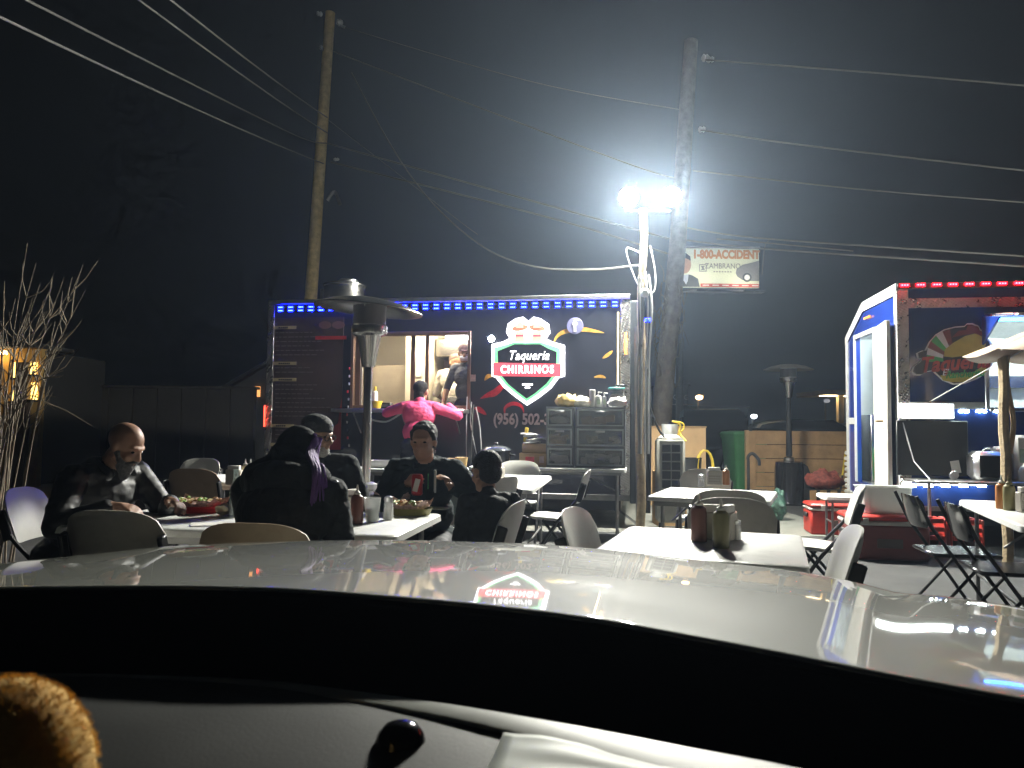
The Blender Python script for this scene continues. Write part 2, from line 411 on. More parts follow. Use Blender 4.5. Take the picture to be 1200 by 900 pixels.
# menu board with printed headings
mu0, mu1, mz0, mz1 = u1(319), u1(402), z1(360, 527), z1(360, 372)
mb_ = MB().span((mu0, -.010, mz0), (mu1, -.001, mz1)).build('menu_board', M_MENU, T1)
M_CREAM = mat('cream_print', (0.45, 0.36, 0.20), 0.6, var=0.1)
M_FAINT = mat('faint_print', (0.16, 0.13, 0.11), 0.6, var=0.1)
M_REDP = mat('red_print', (0.40, 0.02, 0.02), 0.5, var=0.2)
for (px, py, w, body) in ((334, 384, 30, 5), (334, 426, 30, 6), (334, 445, 30, 7), (331, 499, 30, 5), (331, 521, 30, 6)):
    uu, zz = P1.uz(px, py)
    b_ = MB().box((uu, -.0125, zz), (w * .0107, .004, .042)).build('heading_band', M_CREAM, mb_)
    q = MB(); x = -.085
    for k in range(body): q.box((uu + x + .014, -.0155, zz), (.020, .002, .020)); x += .027
    q.build('worn_print', M_BLACK, b_)
for (py0, rows) in ((390, 6), (431, 2), (451, 8), (504, 3)):
    for k in range(rows):
        w = random.uniform(38, 66)
        a, zz = P1.uz(323, py0 + k * 5.2); b = P1.uz(323 + w, py0 + k * 5.2)[0]
        q = MB(); x = a
        while x < b - .05:
            l_ = random.uniform(.03, .09); q.span((x, -.0118, zz - .005), (min(x + l_, b), -.0102, zz + .005)); x += l_ + .018
        q.build('menu_line', M_FAINT, mb_)
uu, zz = P1.uz(383, 396); MB().box((uu + .06, -.0125, zz), (.42, .004, .045)).build('heading_band', M_REDP, mb_)
uu, zz = P1.uz(389, 381)
hat = MB()
for s_ in (-1, 1):
    hat.prism([(uu + s_ * .09 + .085 * math.cos(t * PI / 8), zz + .05 * math.sin(t * PI / 8)) for t in range(16)], -.013, -.0105, lambda a, b, d: (a, d, b))
hat.build('emblem', mat('emblem_faint', (.16, .08, .07), .5), mb_)
# lower menu: red reflection put into the colour of a thin plate
uu, zz = P1.uz(398, 505)
MB().prism([(uu - .28, mz0 + .004), (mu1 - .004, mz0 + .004), (mu1 - .004, zz + .42), (uu - .02, zz + .10), (uu - .16, zz - .02)], -.0112, -.0101, lambda a, b, d: (a, d, b)).build('red_reflection', mat('deep_red_reflection', (.30, .018, .02), .4), mb_)
# shield sign (back lit)
cu_, _ = P1.uz(620, 420)
def sh(px, py): return P1.uz(px, py)
M_SIGNW = emissive('sign_white_lit', (1.0, 0.98, 1.0), 2.6)
M_SIGNL = emissive('sign_letters_lit', (1.0, .98, 1.0), 2.2, False)
M_SIGNG = emissive('sign_green_lit', (0.22, 0.85, 0.35), 0.9, False)
M_SIGNR = emissive('sign_red_lit', (0.95, 0.10, 0.14), 0.75, False)
M_SIGND = mat('sign_dark', (0.02, 0.02, 0.035), 0.3, var=0.1)
M_SIGNSK = emissive('sign_peach_lit', (0.95, 0.62, 0.46), 0.55, False)
M_SIGNHAT = emissive('sign_hat_lit', (0.75, 0.30, 0.18), 0.55, False)
sign = MB()
outl = [(577, 404), (577, 441), (582, 443), (591, 454), (604, 465), (618, 475), (632, 466), (646, 455), (655, 443), (662, 441), (662, 405), (648, 401), (640, 397),
        (645, 390), (643, 380), (634, 374), (626, 372), (620, 377), (614, 372), (605, 374), (596, 380), (594, 390), (598, 397), (590, 401)]
def poly_px(l): return [P1.uz(*p) for p in l]
def plate(poly, d0, d1): return MB().prism(poly, d0, d1, lambda a, b, d: (a, d, b))
sg_ = plate(poly_px(outl), -.055, -.004).build('shield_sign', M_SIGNW, T1, smooth=False)
inner = [(580.5, 408), (580.5, 438), (585, 441), (594, 452), (606, 462), (618, 471), (630, 463), (643, 453), (652, 441), (657, 438), (657, 409), (645, 405), (636, 402), (602, 402), (592, 405)]
plate(poly_px(inner), -.058, -.0555).build('green_band', M_SIGNG, sg_, smooth=False)
inner2 = [(584, 412), (585, 436), (597, 451), (608, 460), (618, 467.5), (628, 461), (641, 450), (652, 436), (653, 413), (643, 409), (634, 404), (604, 404), (594, 408)]
plate(poly_px(inner2), -.061, -.0585).build('dark_field', M_SIGND, sg_, smooth=False)
plate(poly_px([(579, 425.5), (579, 441), (658, 442), (658, 427)]), -.068, -.0615).build('red_banner', M_SIGNR, sg_, smooth=False)
px_m = 1 / (P1.uz(620, 420)[0] - P1.uz(619, 420)[0]); mpp = 1 / px_m
uu, zz = P1.uz(618.5, 433.8); text_obj('lettering', 'CHIRRINOS', 12.5 * mpp, M_SIGNL, sg_, (uu, -.071, zz), offset=.004, sx=.80, spacing=1.25)
uu, zz = P1.uz(620, 417.5); text_obj('lettering', 'Taqueria', 15.5 * mpp, M_SIGNL, sg_, (uu, -.064, zz), shear=.3, offset=.0005, sx=.82, spacing=1.06)
uu, zz = P1.uz(619, 450.8); MB().box((uu, -.063, zz), (12 * mpp, .003, 2.0 * mpp)).build('rule', M_SIGNW, sg_)
uu, zz = P1.uz(619, 454.5); MB().box((uu, -.063, zz), (6 * mpp, .003, 1.6 * mpp)).build('rule', M_SIGNW, sg_)
for (hx, sgn) in ((610, 1), (630, -1)):   # two plain broad-brimmed hats above the shield
    hu, hz = P1.uz(hx, 385)
    plate([(hu + 9.5 * mpp * math.cos(t * PI / 12), hz + 3.6 * mpp * math.sin(t * PI / 12) + sgn * 0.12 * 9.5 * mpp * math.cos(t * PI / 12)) for t in range(24)], -.062, -.0555).build('hat_brim', M_SIGNHAT, sg_, smooth=False)
    plate([(hu - 4.5 * mpp, hz), (hu - 2.8 * mpp, hz + 6 * mpp), (hu, hz + 7.5 * mpp), (hu + 2.8 * mpp, hz + 6 * mpp), (hu + 4.5 * mpp, hz)], -.066, -.0625).build('hat_crown', M_SIGNSK, sg_, smooth=False)
    plate([(hu - 4.5 * mpp, hz - 4.2 * mpp), (hu + 4.5 * mpp, hz - 4.2 * mpp), (hu + 6 * mpp, hz - 16 * mpp), (hu - 6 * mpp, hz - 16 * mpp)], -.064, -.0615).build('poncho', M_SIGNSK, sg_, smooth=False)
    plate([(hu - 4.7 * mpp, hz - 8 * mpp), (hu + 4.7 * mpp, hz - 8 * mpp), (hu + 5 * mpp, hz - 10 * mpp), (hu - 5 * mpp, hz - 10 * mpp)], -.066, -.0645).build('poncho_stripe', M_SIGNR, sg_, smooth=False)
# round social sign
uu, zz = P1.uz(674, 382)
rs = MB().lathe([(9.3 * mpp, -.006), (9.6 * mpp, 0), (9.3 * mpp, .006)], 32, (0, 0, 0), axis=(0, 1, 0)).build('round_sign', mat('violet_print', (.20, .20, .36), .4, var=.05), T1, (uu, -.008, zz))
text_obj('lettering', 'f', 21 * mpp, M_WHITE, rs, (0, -.009, 0), offset=.006)
# phone number
M_PINKW = mat('faded_pink_print', (.52, .40, .38), .5, var=.2, vscale=30)
uu, zz = P1.uz(578, 491.5); text_obj('phone_lettering', '(956) 502-3', 17.5 * mpp, M_PINKW, T1, (uu, -.004, zz), align='LEFT', offset=.006, sx=.80)
# printed flames and chillies
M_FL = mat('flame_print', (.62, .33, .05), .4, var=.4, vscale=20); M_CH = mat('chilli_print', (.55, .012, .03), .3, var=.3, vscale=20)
def swoosh(pts, wid, mt, nm):
    q = MB(); P = bez([(*P1.uz(*p), 0) for p in pts], 8); n_ = len(P); vs = []
    for i, p in enumerate(P):
        t = (P[min(i + 1, n_ - 1)] - P[max(i - 1, 0)]).normalized(); nn = Vector((-t.y, t.x, 0))
        w = wid * mpp * math.sin(PI * (i + .4) / (n_ + .2)) / 2
        vs.append((p + nn * w)); vs.append((p - nn * w))
    V = [(v.x, -.0035, v.y) for v in vs]; V2 = [(v.x, -.001, v.y) for v in vs]
    F = [(2 * i, 2 * i + 1, 2 * i + 3, 2 * i + 2) for i in range(n_ - 1)]
    q.add(V, F); q.build(nm, mt, T1, smooth=False)
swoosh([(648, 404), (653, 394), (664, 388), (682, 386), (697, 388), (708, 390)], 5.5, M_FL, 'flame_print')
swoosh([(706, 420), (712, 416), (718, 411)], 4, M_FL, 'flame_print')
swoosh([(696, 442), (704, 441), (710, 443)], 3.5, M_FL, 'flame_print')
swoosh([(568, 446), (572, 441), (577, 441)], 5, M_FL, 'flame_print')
swoosh([(563, 467), (572, 463), (580, 460), (588, 453), (597, 446)], 8, M_CH, 'chilli_print')
swoosh([(556, 478), (562, 480), (570, 486)], 6, M_CH, 'chilli_print')
swoosh([(592, 487), (592, 478), (601, 473), (611, 476), (614, 484)], 4.5, M_CH, 'chilli_print')
swoosh([(619, 447), (621, 457), (624, 466)], 7, M_CH, 'chilli_print')
# lamp reflection in the glossy wall, added as a glowing disc
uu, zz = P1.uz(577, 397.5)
sp_ = MB().lathe([(.035, 0), (.042, -.02), (.042, -.05), (.034, -.06)], 20, axis=(0, 1, 0)).build('lamp_reflection', M_GREYM, T1, (uu, 0, zz))
MB().lathe([(.040, -.0605), (.040, -.066), (.02, -.072)], 16, axis=(0, 1, 0)).build('lens', emissive('lamp_reflection_glow', (.82, .88, 1.0), 60), sp_)  # glowing face of the reflection, no real lamp here
# stickers and outlet
uu, zz = P1.uz(554, 443); MB().box((uu, -.004, zz), (.075, .006, .085), .002).build('sticker', M_PINKW, T1)
# right side strip, hook, box
uu, zz = P1.uz(728, 452); MB().box((uu, -.07, zz), (.14, .12, .015), .003).build('small_shelf', M_GREYM, T1)
MB().tube([(uu - .03, -.1, zz), (uu + .02, -.02, zz - .12)], .008).build('shelf_bracket', M_GREYM, T1)
# hanging cables beside the window
for k in range(5):
    uu, zz = P1.uz(548 + k * 2.6, 465 + k * 3); dx = random.uniform(-.05, .09)
    MB().tube(bez([(uu, -.03, zz), (uu + dx * .3 + .03 * math.sin(k * 2), -.05, zz - .25), (uu + dx, -.04, zz - .55 - .1 * random.random()), (uu + dx * 1.8, -.03, zz - .75)], 8), .007, 6).build('cable', M_WIRE if k % 2 else M_ALUPAINT, T1)
MB().tube(bez([(u1(437, 495), -.04, z1(437, 492)), (u1(455, 495), -.06, z1(455, 494)), (u1(472, 495), -.05, z1(470, 484))], 8), .012, 6).build('cable', M_ALUPAINT, T1)
# string lights edge beside the menu
for k in range(11):
    uu, zz = P1.uz(409, 432 + k * 9)
    MB().box((uu + random.uniform(-.02, .02), -.02, zz), (.02, .02, .035), .006).build('bulb', M_ALU if k % 3 else M_CH, T1)
# round roof vent
vu, vz = P1.uz(388, 352)
vb = MB().lathe([(.26, 0), (.27, .02), (.27, .24), (.285, .25), (.285, .27), (.26, .28), (.24, .285)], 36).build('roof_vent', M_STEEL, T1, (vu, .45, ZT + .05))
MB().lathe([(.12, .285), (.13, .30), (.13, .33), (.11, .345)], 28).build('vent_cap', M_ALU, vb, (.05, 0, 0))
MB().box((-.30, 0, .12), (.05, .12, .2), .01).build('vent_bracket', M_GREYM, vb)
# pipes and cables on the end of the trailer
for (px, r_, mt_, z0, z1_) in ((746, .022, M_GREYM, .1, ZT - .35), (749.5, .03, M_ALU, .15, ZT - .25), (757, .02, M_ALUPAINT, .3, 2.1), (760, .035, M_RUBBER, .2, 1.9)):
    p = at(px, 480, 9.12); lp = Matrix.Rotation(-ang1, 3, 'Z') @ (p - A1)
    MB().tube(bez([(lp.x + random.uniform(-.02, .02), lp.y, z0), (lp.x, lp.y, (z0 + z1_) / 2), (lp.x + random.uniform(-.02, .02), lp.y, z1_)], 6), r_, 10).build('pipe', mt_, T1)
lp = Matrix.Rotation(-ang1, 3, 'Z') @ (at(747, 480, 9.25) - A1)
MB().span((W1 + .013, .0, .3), (lp.x + .05, .25, ZT - .02), .01).build('side_cabinet', mat('dark_side_panel', (.035, .04, .045), .35, dirt=.4), T1)
lp = Matrix.Rotation(-ang1, 3, 'Z') @ (at(759, 375, 9.1) - A1)
MB().box((lp.x, lp.y, at(759, 375, 9.1).z), (.07, .03, .04), .005).build('led_end_block', M_BLED, T1)

# ------------------------------------------------------------------ right trailer (blue)
A2 = Vector((4.09, 8.1, 0)); ang2 = ang1
P2 = Plane(A2, ang2); W2 = 4.2; D2 = 2.05
T2 = empty('food_trailer', A2, ang2, 'blue food trailer with red roof lights and an open side door', 'food trailer')
ZT2 = P2.uz(1062, 338)[1]; ZB2 = .42
print('ZT', ZT, 'ZT2', ZT2, 'W1', W1, 'ang', math.degrees(ang1), 'counter', wz0)
def u2(px, py=430): return P2.uz(px, py)[0]
def z2(px, py): return P2.uz(px, py)[1]
qu0 = u2(1157); qu1 = qu0 + 1.7; qz0 = z2(1180, 480); qz1 = z2(1180, 371)
fw = MB()
fw.span((0, 0, ZB2), (qu0, .05, ZT2)); fw.span((qu1, 0, ZB2), (W2, .05, ZT2)); fw.span((qu0, 0, ZB2), (qu1, .05, qz0)); fw.span((qu0, 0, qz1), (qu1, .05, ZT2))
fw.build('front_wall', M_BLUEDARK, T2)
MB().span((W2 - .05, .05, ZB2), (W2, D2, ZT2)).build('end_wall', M_BLUEPAINT, T2)
MB().span((.05, D2 - .05, ZB2), (W2 - .05, D2, ZT2 - .3)).build('rear_wall', M_INTC, T2)
rf = MB(); rf.prism([(0, ZT2), (1.25, ZT2), (D2, ZT2 - .34), (D2, ZT2 - .30), (1.25, ZT2 + .05), (0, ZT2 + .05)], -.0, W2, lambda a, b, d: (d, a, b)); rf.build('roof', M_ALU, T2)
MB().span((.05, .05, .50), (W2 - .05, D2 - .05, .56)).build('floor', M_GREYM, T2)
# end wall with door opening  (local y = 0..D2, at x=0)
dy0, dy1, dz0, dz1 = .80, 1.60, .56, ZT2 - .36
ew = MB()
def ewp(poly): ew.prism(poly, 0.0, .05, lambda a, b, d: (d, a, b))
ewp([(.05, ZB2), (dy0, ZB2), (dy0, ZT2), (.05, ZT2)]); ewp([(dy0, ZB2), (dy1, ZB2), (dy1, dz0), (dy0, dz0)])
zsl = ZT2 - .34 * (dy1 - 1.25) / (D2 - 1.25)
ewp([(dy0, dz1), (dy1, dz1), (dy1, zsl), (1.25, ZT2), (dy0, ZT2)]); ewp([(dy1, ZB2), (D2 - .05, ZB2), (D2 - .05, ZT2 - .32), (dy1, zsl)])
ew.build('end_wall', M_BLUEPAINT, T2)
tr = MB()
tr.span((-.012, -.012, ZB2), (-.001, .09, ZT2)); tr.span((-.012, D2 - .10, ZB2), (-.001, D2 + .01, ZT2 - .33)); tr.span((-.012, dy1 + .001, 1.28), (-.001, D2 - .11, 1.36))
tr.prism([(0, ZT2 - .06), (1.25, ZT2 - .06), (D2, ZT2 - .40), (D2, ZT2 - .29), (1.25, ZT2 + .055), (0, ZT2 + .055)], -.018, -.0125, lambda a, b, d: (d, a, b))
tr.build('end_trim', M_ALUPAINT, T2)
dfm = MB()
for a, b in (((-.02, dy0 - .05, dz0), (-.0005, dy0, dz1 + .05)), ((-.02, dy1, dz0), (-.0005, dy1 + .05, dz1 + .05)), ((-.02, dy0, dz1), (-.0005, dy1, dz1 + .05))): dfm.span(a, b)
dfm.build('door_frame', M_ALUPAINT, T2)
for k in range(3): MB().box((-.02, .95 + k * .09, ZT2 - .16), (.02, .05, .025), .004).build('marker_light', emissive('amber_dim', (1, .35, .05), .8, False), T2)
leaf = MB().span((0, -.74, dz0 - .02), (.045, 0, dz1 + .03), .006).build('door', mat('door_panel', (.58, .58, .54), .45, dirt=.2), T2, (-.035, dy0 - .02, 0), (0, 0, R(-6)))
MB().tube([(-.01, -.60, 1.30), (-.07, -.60, 1.30), (-.07, -.50, 1.30)], .010, 8).build('handle', mat('brass', (.5, .3, .1), .3, 1.0), leaf)
MB().span((.046, -.66, dz0), (.060, -.02, dz1)).build('outer_panel', M_BLUEPAINT, leaf)
# interior
M_COOL = emissive('cool_tube', (.86, 1.0, .93), 40)
MB().span((.4, .9, ZT2 - .13), (W2 - .4, 1.0, ZT2 - .08)).build('ceiling_light', M_COOL, T2)
MB().span((.15, .75, ZT2 - .12), (.8, 1.15, ZT2 - .09)).build('entrance_light', emissive('entrance_panel', (.88, 1.0, .95), 30), T2)
MB().span((.15, D2 - .5, .56), (.8, D2 - .06, 1.4), .01).build('cabinet', M_STEEL, T2)
MB().lathe([(.16, 0), (.17, .02), (.17, .85), (.12, .9)], 24).build('water_heater', M_ALUPAINT, T2, (.55, D2 - .35, 1.45))
MB().tube([(.35, D2 - .3, 1.4), (.35, D2 - .3, 2.4)], .02).build('pipe', M_ALU, T2)
for zc, in ((.64,), (.83,)): MB().box((.34, .95, zc), (.3, .34, .18), .02).build('green_crate', mat('green_crate', (.02, .42, .10), .4), T2)
MB().box((.2, 1.28, 1.62), (.05, .06, .16), .008).build('extinguisher_sign', M_RED, T2)
MB().span((.9, .9, .56), (.95, D2 - .06, ZT2 - .1)).build('partition', M_INTC, T2)
MB().span((qu0 + .2, D2 - .4, .56), (W2 - .3, D2 - .06, 1.5)).build('kitchen_counter', M_STEEL, T2)
MB().span((qu0 + .3, D2 - .2, 1.75), (W2 - .5, D2 - .06, 1.9)).build('wall_shelf', M_STEEL, T2)
# diamond trim, rails
MB().span((-.012, -.016, ZB2), (.10, -.001, ZT2)).build('corner_trim', M_DIAMOND, T2)
MB().span((.101, -.012, z2(1070, 361)), (W2, -.001, z2(1070, 350))).build('top_trim', M_DIAMOND, T2)
MB().span((-.01, -.03, ZT2 - .01), (W2, -.002, ZT2 + .055), .005).build('roof_rail', M_BLACKM, T2)
MB().span((.101, -.012, z2(1080, 479)), (qu0 - .03, -.001, z2(1080, 471))).build('mid_trim', M_ALU, T2)
MB().span((.0, -.012, ZB2 - .05), (W2, .0, ZB2 - .001)).build('bottom_rail', M_GREYM, T2)
MB().span((.15, .3, .2), (W2 - .1, D2 - .3, ZB2 - .06)).build('chassis', M_BLACKM, T2)
for uu in (1.9, 2.65):
    w = MB().lathe([(0.10, -.1), (.30, -.1), (.33, -.07), (.33, .07), (.30, .1), (.10, .1)], 28, axis=(0, 1, 0)).build('wheel', M_RUBBER, T2, (uu, .2, .33))
    MB().lathe([(0.02, -.115), (.20, -.105), (.21, -.09)], 20, axis=(0, 1, 0)).build('rim', M_ALU, w)
M_RLED = emissive('red_led', (1.0, .0012, .004), 50); M_RHOT = emissive('red_led_die', (1.0, .012, .014), 70, False)
lm = MB(); lm.box((0, 0, 0), (.085, .012, .026)); lm.cur = 1
for k in (-1, 0, 1): lm.box((k * .026, -.008, 0), (.014, .006, .012), .002)
rled = lm.mesh('led_module', [M_RLED, M_RHOT])
for k in range(24): share(rled, 'led_module', T2, (.06 + k * .158, -.04, ZT2 + .028))
M_WLED = emissive('white_led', (.82, 1.0, .93), 45); M_WHOT = emissive('white_led_die', (.9, 1.0, .97), 120, False)
lm = MB(); lm.box((0, 0, 0), (.085, .012, .026)); lm.cur = 1
for k in (-1, 0, 1): lm.box((k * .026, -.008, 0), (.014, .006, .014), .002)
wled = lm.mesh('led_module', [M_WLED, M_WHOT])
for px in (1129, 1149.5, 1170):
    uu, zz = P2.uz(px, 482); share(wled, 'led_module', T2, (uu, -.02, zz))
for px in (1065, 1084, 1104, 1125, 1146):
    uu, zz = P2.uz(px, 574); share(wled, 'led_module', T2, (uu, -.09, zz + .05))
uu, zz = P2.uz(1083, 482)
fx = MB().box((uu, -.05, zz), (.52, .08, .17), .01).build('fluorescent_fixture', M_ALUPAINT, T2)
MB().box((uu, -.094, zz), (.50, .006, .14)).build('lit_diffuser', emissive('cool_diffuser', (.9, 1, .95), 14), fx)
# sign
s2 = P2.uz(1117, 414); m2 = 1 / (1 / (P2.uz(1118, 414)[0] - P2.uz(1117, 414)[0]))
def pq(l): return [P2.uz(*p) for p in l]
M_RIM = mat('sign_rim_print', (.85, .84, .82), .45, var=.05); M_SDARK = mat('sign_maroon', (.17, .035, .025), .4, var=.2)
M_SYEL = mat('sign_yellow', (.52, .42, .08), .4, var=.2); M_SGRN = mat('sign_green', (.06, .36, .08), .4, var=.1); M_SBLK = mat('sign_black', (.015, .013, .015), .4, var=.2)
ro = [(1067, 436), (1069, 430), (1076, 425), (1079, 421), (1074, 420), (1073, 414), (1080, 411), (1083, 411), (1088, 401), (1096, 392), (1106, 386), (1118, 383), (1130, 382),
      (1133, 379), (1139, 379), (1146, 382), (1148, 386), (1154, 389), (1155, 396), (1160, 400), (1163, 412), (1165, 422), (1160, 430), (1155, 438), (1145, 444), (1130, 450),
      (1117, 451), (1104, 446), (1092, 435), (1085, 436), (1078, 440), (1071, 440)]
s2p = plate(pq(ro), -.018, -.003).build('sign_board', M_RIM, T2, smooth=False)
cx_, cy_ = 1117, 414
def shrink(l, k): return [(cx_ + (x - cx_) * k, cy_ + (y - cy_) * k) for x, y in l]
plate(pq(shrink(ro, .955)), -.021, -.0185).build('sign_face', M_SBLK, s2p, smooth=False)
arc = [(1118 + 34 * math.cos(R(a)), 417 - 31 * math.sin(R(a))) for a in range(95, 200, 15)]
for k in range(6):
    a0 = R(100 + k * 16); a1 = R(116 + k * 16)
    q = [(1118 + 14 * math.cos(a0), 420 - 14 * math.sin(a0)), (1118 + 33 * math.cos(a0), 416 - 30 * math.sin(a0)), (1118 + 33 * math.cos(a1), 416 - 30 * math.sin(a1)), (1118 + 14 * math.cos(a1), 420 - 14 * math.sin(a1))]
    plate(pq(q), -.0235, -.0215).build('sunray', [M_SDARK, M_RIM, M_SGRN][k % 3], s2p, smooth=False)
plate(pq([(1105, 418), (1106, 410), (1116, 402), (1130, 394), (1142, 391), (1150, 395), (1154, 404), (1150, 412), (1130, 417), (1115, 419)]), -.026, -.024).build('taco_shell', M_SYEL, s2p, smooth=False)
plate(pq([(1114, 396), (1122, 388), (1131, 387), (1133, 381), (1139, 382), (1145, 383), (1147, 388), (1153, 391), (1150, 394), (1140, 391), (1128, 393)]), -.028, -.0265).build('hat', M_SDARK, s2p, smooth=False)
plate(pq([(1104, 446), (1101, 440), (1140, 436), (1154, 427), (1155, 436), (1142, 443), (1128, 448), (1115, 448)]), -.0245, -.0225).build('lower_band', M_SYEL, s2p, smooth=False)
M_SRED = mat('sign_red_letters', (.42, .05, .03), .4, var=.15)
uu, zz = P2.uz(1116, 426); t_ = text_obj('lettering', 'Taqueria', 27 * m2, M_SRED, s2p, (uu, -.030, zz), rot=(R(90), R(-5), 0), shear=.35, offset=.006, sx=.86)
uu, zz = P2.uz(1129, 438.5); text_obj('lettering', 'Rancherito', 13 * m2, M_SGRN, s2p, (uu, -.030, zz), rot=(R(90), R(-4), 0), shear=.3, offset=.003, sx=.78)
uu, zz = P2.uz(1106, 437); text_obj('lettering', 'El', 11 * m2, M_RIM, s2p, (uu, -.030, zz), rot=(R(90), R(-4), 0), shear=.3, offset=.002, sx=.85)
# serving hatch: raised flap, shelf
hz = qz1
fl = MB(); fl.prism([(0, hz), (-.70, hz - .09), (-.70, hz - .06), (0, hz + .03)], qu0 - .02, qu1, lambda a, b, d: (d, a - .02, b)); fl.build('raised_flap', M_DIAMOND, T2, smooth=False)
MB().prism([(0, hz - .004), (-.40, hz - .055), (0, hz - .30)], qu0 - .055, qu0 - .035, lambda a, b, d: (d, a - .02, b)).build('flap_side', M_BLUEPAINT, T2, smooth=False)
M_BLUETUBE = emissive('pale_blue_tube', (.03, .22, 1.0), 16)
MB().span((qu0 - .03, -.14, hz - .06), (qu1, -.10, hz - .034)).build('flap_light', M_BLUETUBE, T2)
sf = MB()
for a, b in (((qu0 - .03, -.02, qz0), (qu0 + .01, .06, qz1)), ((qu0 + .011, -.02, qz0 - .02), (qu1, .06, qz0 + .02)), ((qu0 + .45, .0, qz0 + .021), (qu0 + .49, .04, qz1))): sf.span(a, b, .004)
sf.build('hatch_frame', M_ALU, T2)
szc = z2(1110, 561)
MB().span((u2(1058, 560), -.42, szc - .03), (W2 - .2, -.003, szc), .006).build('serving_shelf', M_ALU, T2)
for uu in (.15, .9, 1.7, 2.6): MB().tube([(uu, -.36, .0), (uu, -.36, szc - .03)], .016).build('shelf_leg', M_ALU, T2)
MB().span((u2(1048), -.035, z2(1080, 557)), (u2(1131), -.005, z2(1080, 493)), .006).build('black_panel', mat('black_board', (.016, .018, .019), .4, var=.15), T2)
MB().box((u2(1118, 545), -.04, z2(1118, 547)), (.085, .006, .13), .0, (0, R(-10), 0)).build('paper_note', M_PAPER, T2)
MB().tube([P2.uz(1131, 500)[0:1] + (-.02, z2(1131, 494)), (u2(1131, 520), -.02, z2(1131, 524))], .006).build('wire', M_ALU, T2)
MB().tube([(u2(1087, 450), -.04, z2(1081, 471)), (u2(1150, 440), -.6, z2(1165, 425))], .005, 6).build('guy_wire', M_ALUPAINT, T2)
MB().tube([(.02, -.03, z2(1046, 495)), (.10, -.1, z2(1055, 540)), (.17, -.35, szc)], .006, 6).build('cord', M_ALUPAINT, T2)
# ================================================================== LAMP POST WITH FLOODLIGHTS
LP = at(753, 500, 9.0); lpx, lpy = LP.x, 9.0
lamp = empty('lamp_post', (lpx, lpy, 0), 0, 'weathered wooden post carrying two blazing floodlights beside the black trailer', 'lamp post')
zt = at(752, 245, 9.0).z
q = MB(); nn = 12; pts = [(0.02 * math.sin(i * 1.3) + .03 * (i / nn) - .03, 0, zt * i / nn) for i in range(nn + 1)]
q.tube(pts, [.055 - .015 * i / nn for i in range(nn + 1)], 10); q.build('post', M_WOODPOLE, lamp)
bar_z = at(752, 236, 9.0).z
pa = at(736, 233, 9.0); pb = at(786, 232, 9.0)
MB().tube([(pa.x - lpx, .06, bar_z - .10), (pb.x - lpx, .06, bar_z - .10)], .011).build('cross_bar', M_BLACKM, lamp)
MB().tube([(0, 0, zt - .1), (0.02, .06, bar_z - .10)], .014).build('bracket', M_BLACKM, lamp)
M_FLOOD = emissive('flood_lens', (1.0, .985, .88), 3200)
for p in (pa, pb):
    h = empty('flood_head', (p.x - lpx, -.05, p.z)); h.parent = lamp
    h.rotation_euler = (R(30), 0, R(-15))
    MB().lathe([(.03, .17), (.07, .145), (.10, .09), (.116, .015), (.114, .015), (.098, .09), (.06, .135)], 24, axis=(0, 1, 0), cap=False).build('housing', M_BLACKM, h)  # rear cup shaped and aimed to keep light off the leaning pole
    MB().ell((0, 0, 0), (.105, .09, .105), 18, 12).build('bulb', M_FLOOD, h)
cb = random.Random(3)
for k in range(6):
    x0 = cb.uniform(-.06, .06)
    MB().tube(bez([(x0, -.06, zt - .75 - .1 * cb.random()), (x0 + cb.uniform(-.05, .05), -.08, zt - 1.2), (x0 + cb.uniform(-.04, .04), -.07, zt - 1.9), (x0, -.06, .9)], 6), .009 + .005 * cb.random(), 6).build('cable', M_WIRE if k % 2 else M_ALUPAINT, lamp)
MB().tube(bez([(-.02, -.05, zt - .55), (-.20, -.05, zt - .50), (-.10, -.06, zt - .85), (.0, -.06, zt - .98), (.12, -.06, zt - 1.0), (.14, -.06, zt - .8), (.08, -.05, zt - .45)], 8), .008, 6).build('cable', M_ALUPAINT, lamp)
MB().box((.01, -.08, zt - 1.02), (.10, .06, .10), .02).build('junction_box', M_ALUPAINT, lamp)

# ================================================================== TABLES
def make_table(w, d, h=.72, name='folding_table'):
    t = empty(name)
    pol = rrect(w, d, .045, 5); q = MB()
    top = [(a, b) for a, b in pol]
    n_ = len(top); rings = []
    prof = [(.0, h - .035), (.004, h - .006), (.012, h)]
    vs = []
    for ins, z in prof:
        for a, b in top: vs.append((a * (1 - 2 * ins / w), b * (1 - 2 * ins / d), z))
    fs = []
    for i in range(len(prof) - 1):
        for k in range(n_): k2 = (k + 1) % n_; fs.append((i * n_ + k, i * n_ + k2, (i + 1) * n_ + k2, (i + 1) * n_ + k))
    fs.append([2 * n_ + k for k in range(n_)]); fs.append([k for k in range(n_)][::-1])
    q.add(vs, fs); q.build('tabletop', M_TABLE, t)
    lx, ly = w / 2 - .10, d / 2 - .08
    for sx in (-1, 1):
        for sy in (-1, 1):
            MB().tube([(sx * lx, sy * ly, 0), (sx * lx, sy * ly, h - .045)], .0135, 10).build('leg', M_GREYM, t)
        q = MB(); q.tube([(sx * lx, -ly, .22), (sx * lx, ly, .22)], .009); q.tube([(sx * lx, 0, .5), (sx * lx * .4, 0, h - .04)], .008); q.build('brace', M_GREYM, t)
    for sy in (-1, 1): MB().box((0, sy * (d / 2 - .04), h - .053), (w - .10, .02, .034)).build('apron', M_GREYM, t)
    return t
def place(t, x, y, deg, label, cat, group=None, z=0.0):
    t.location = (x, y, z); t.rotation_euler = (0, 0, R(deg)); tag(t, label, cat, group); return t
G_T = 'white folding dining tables'
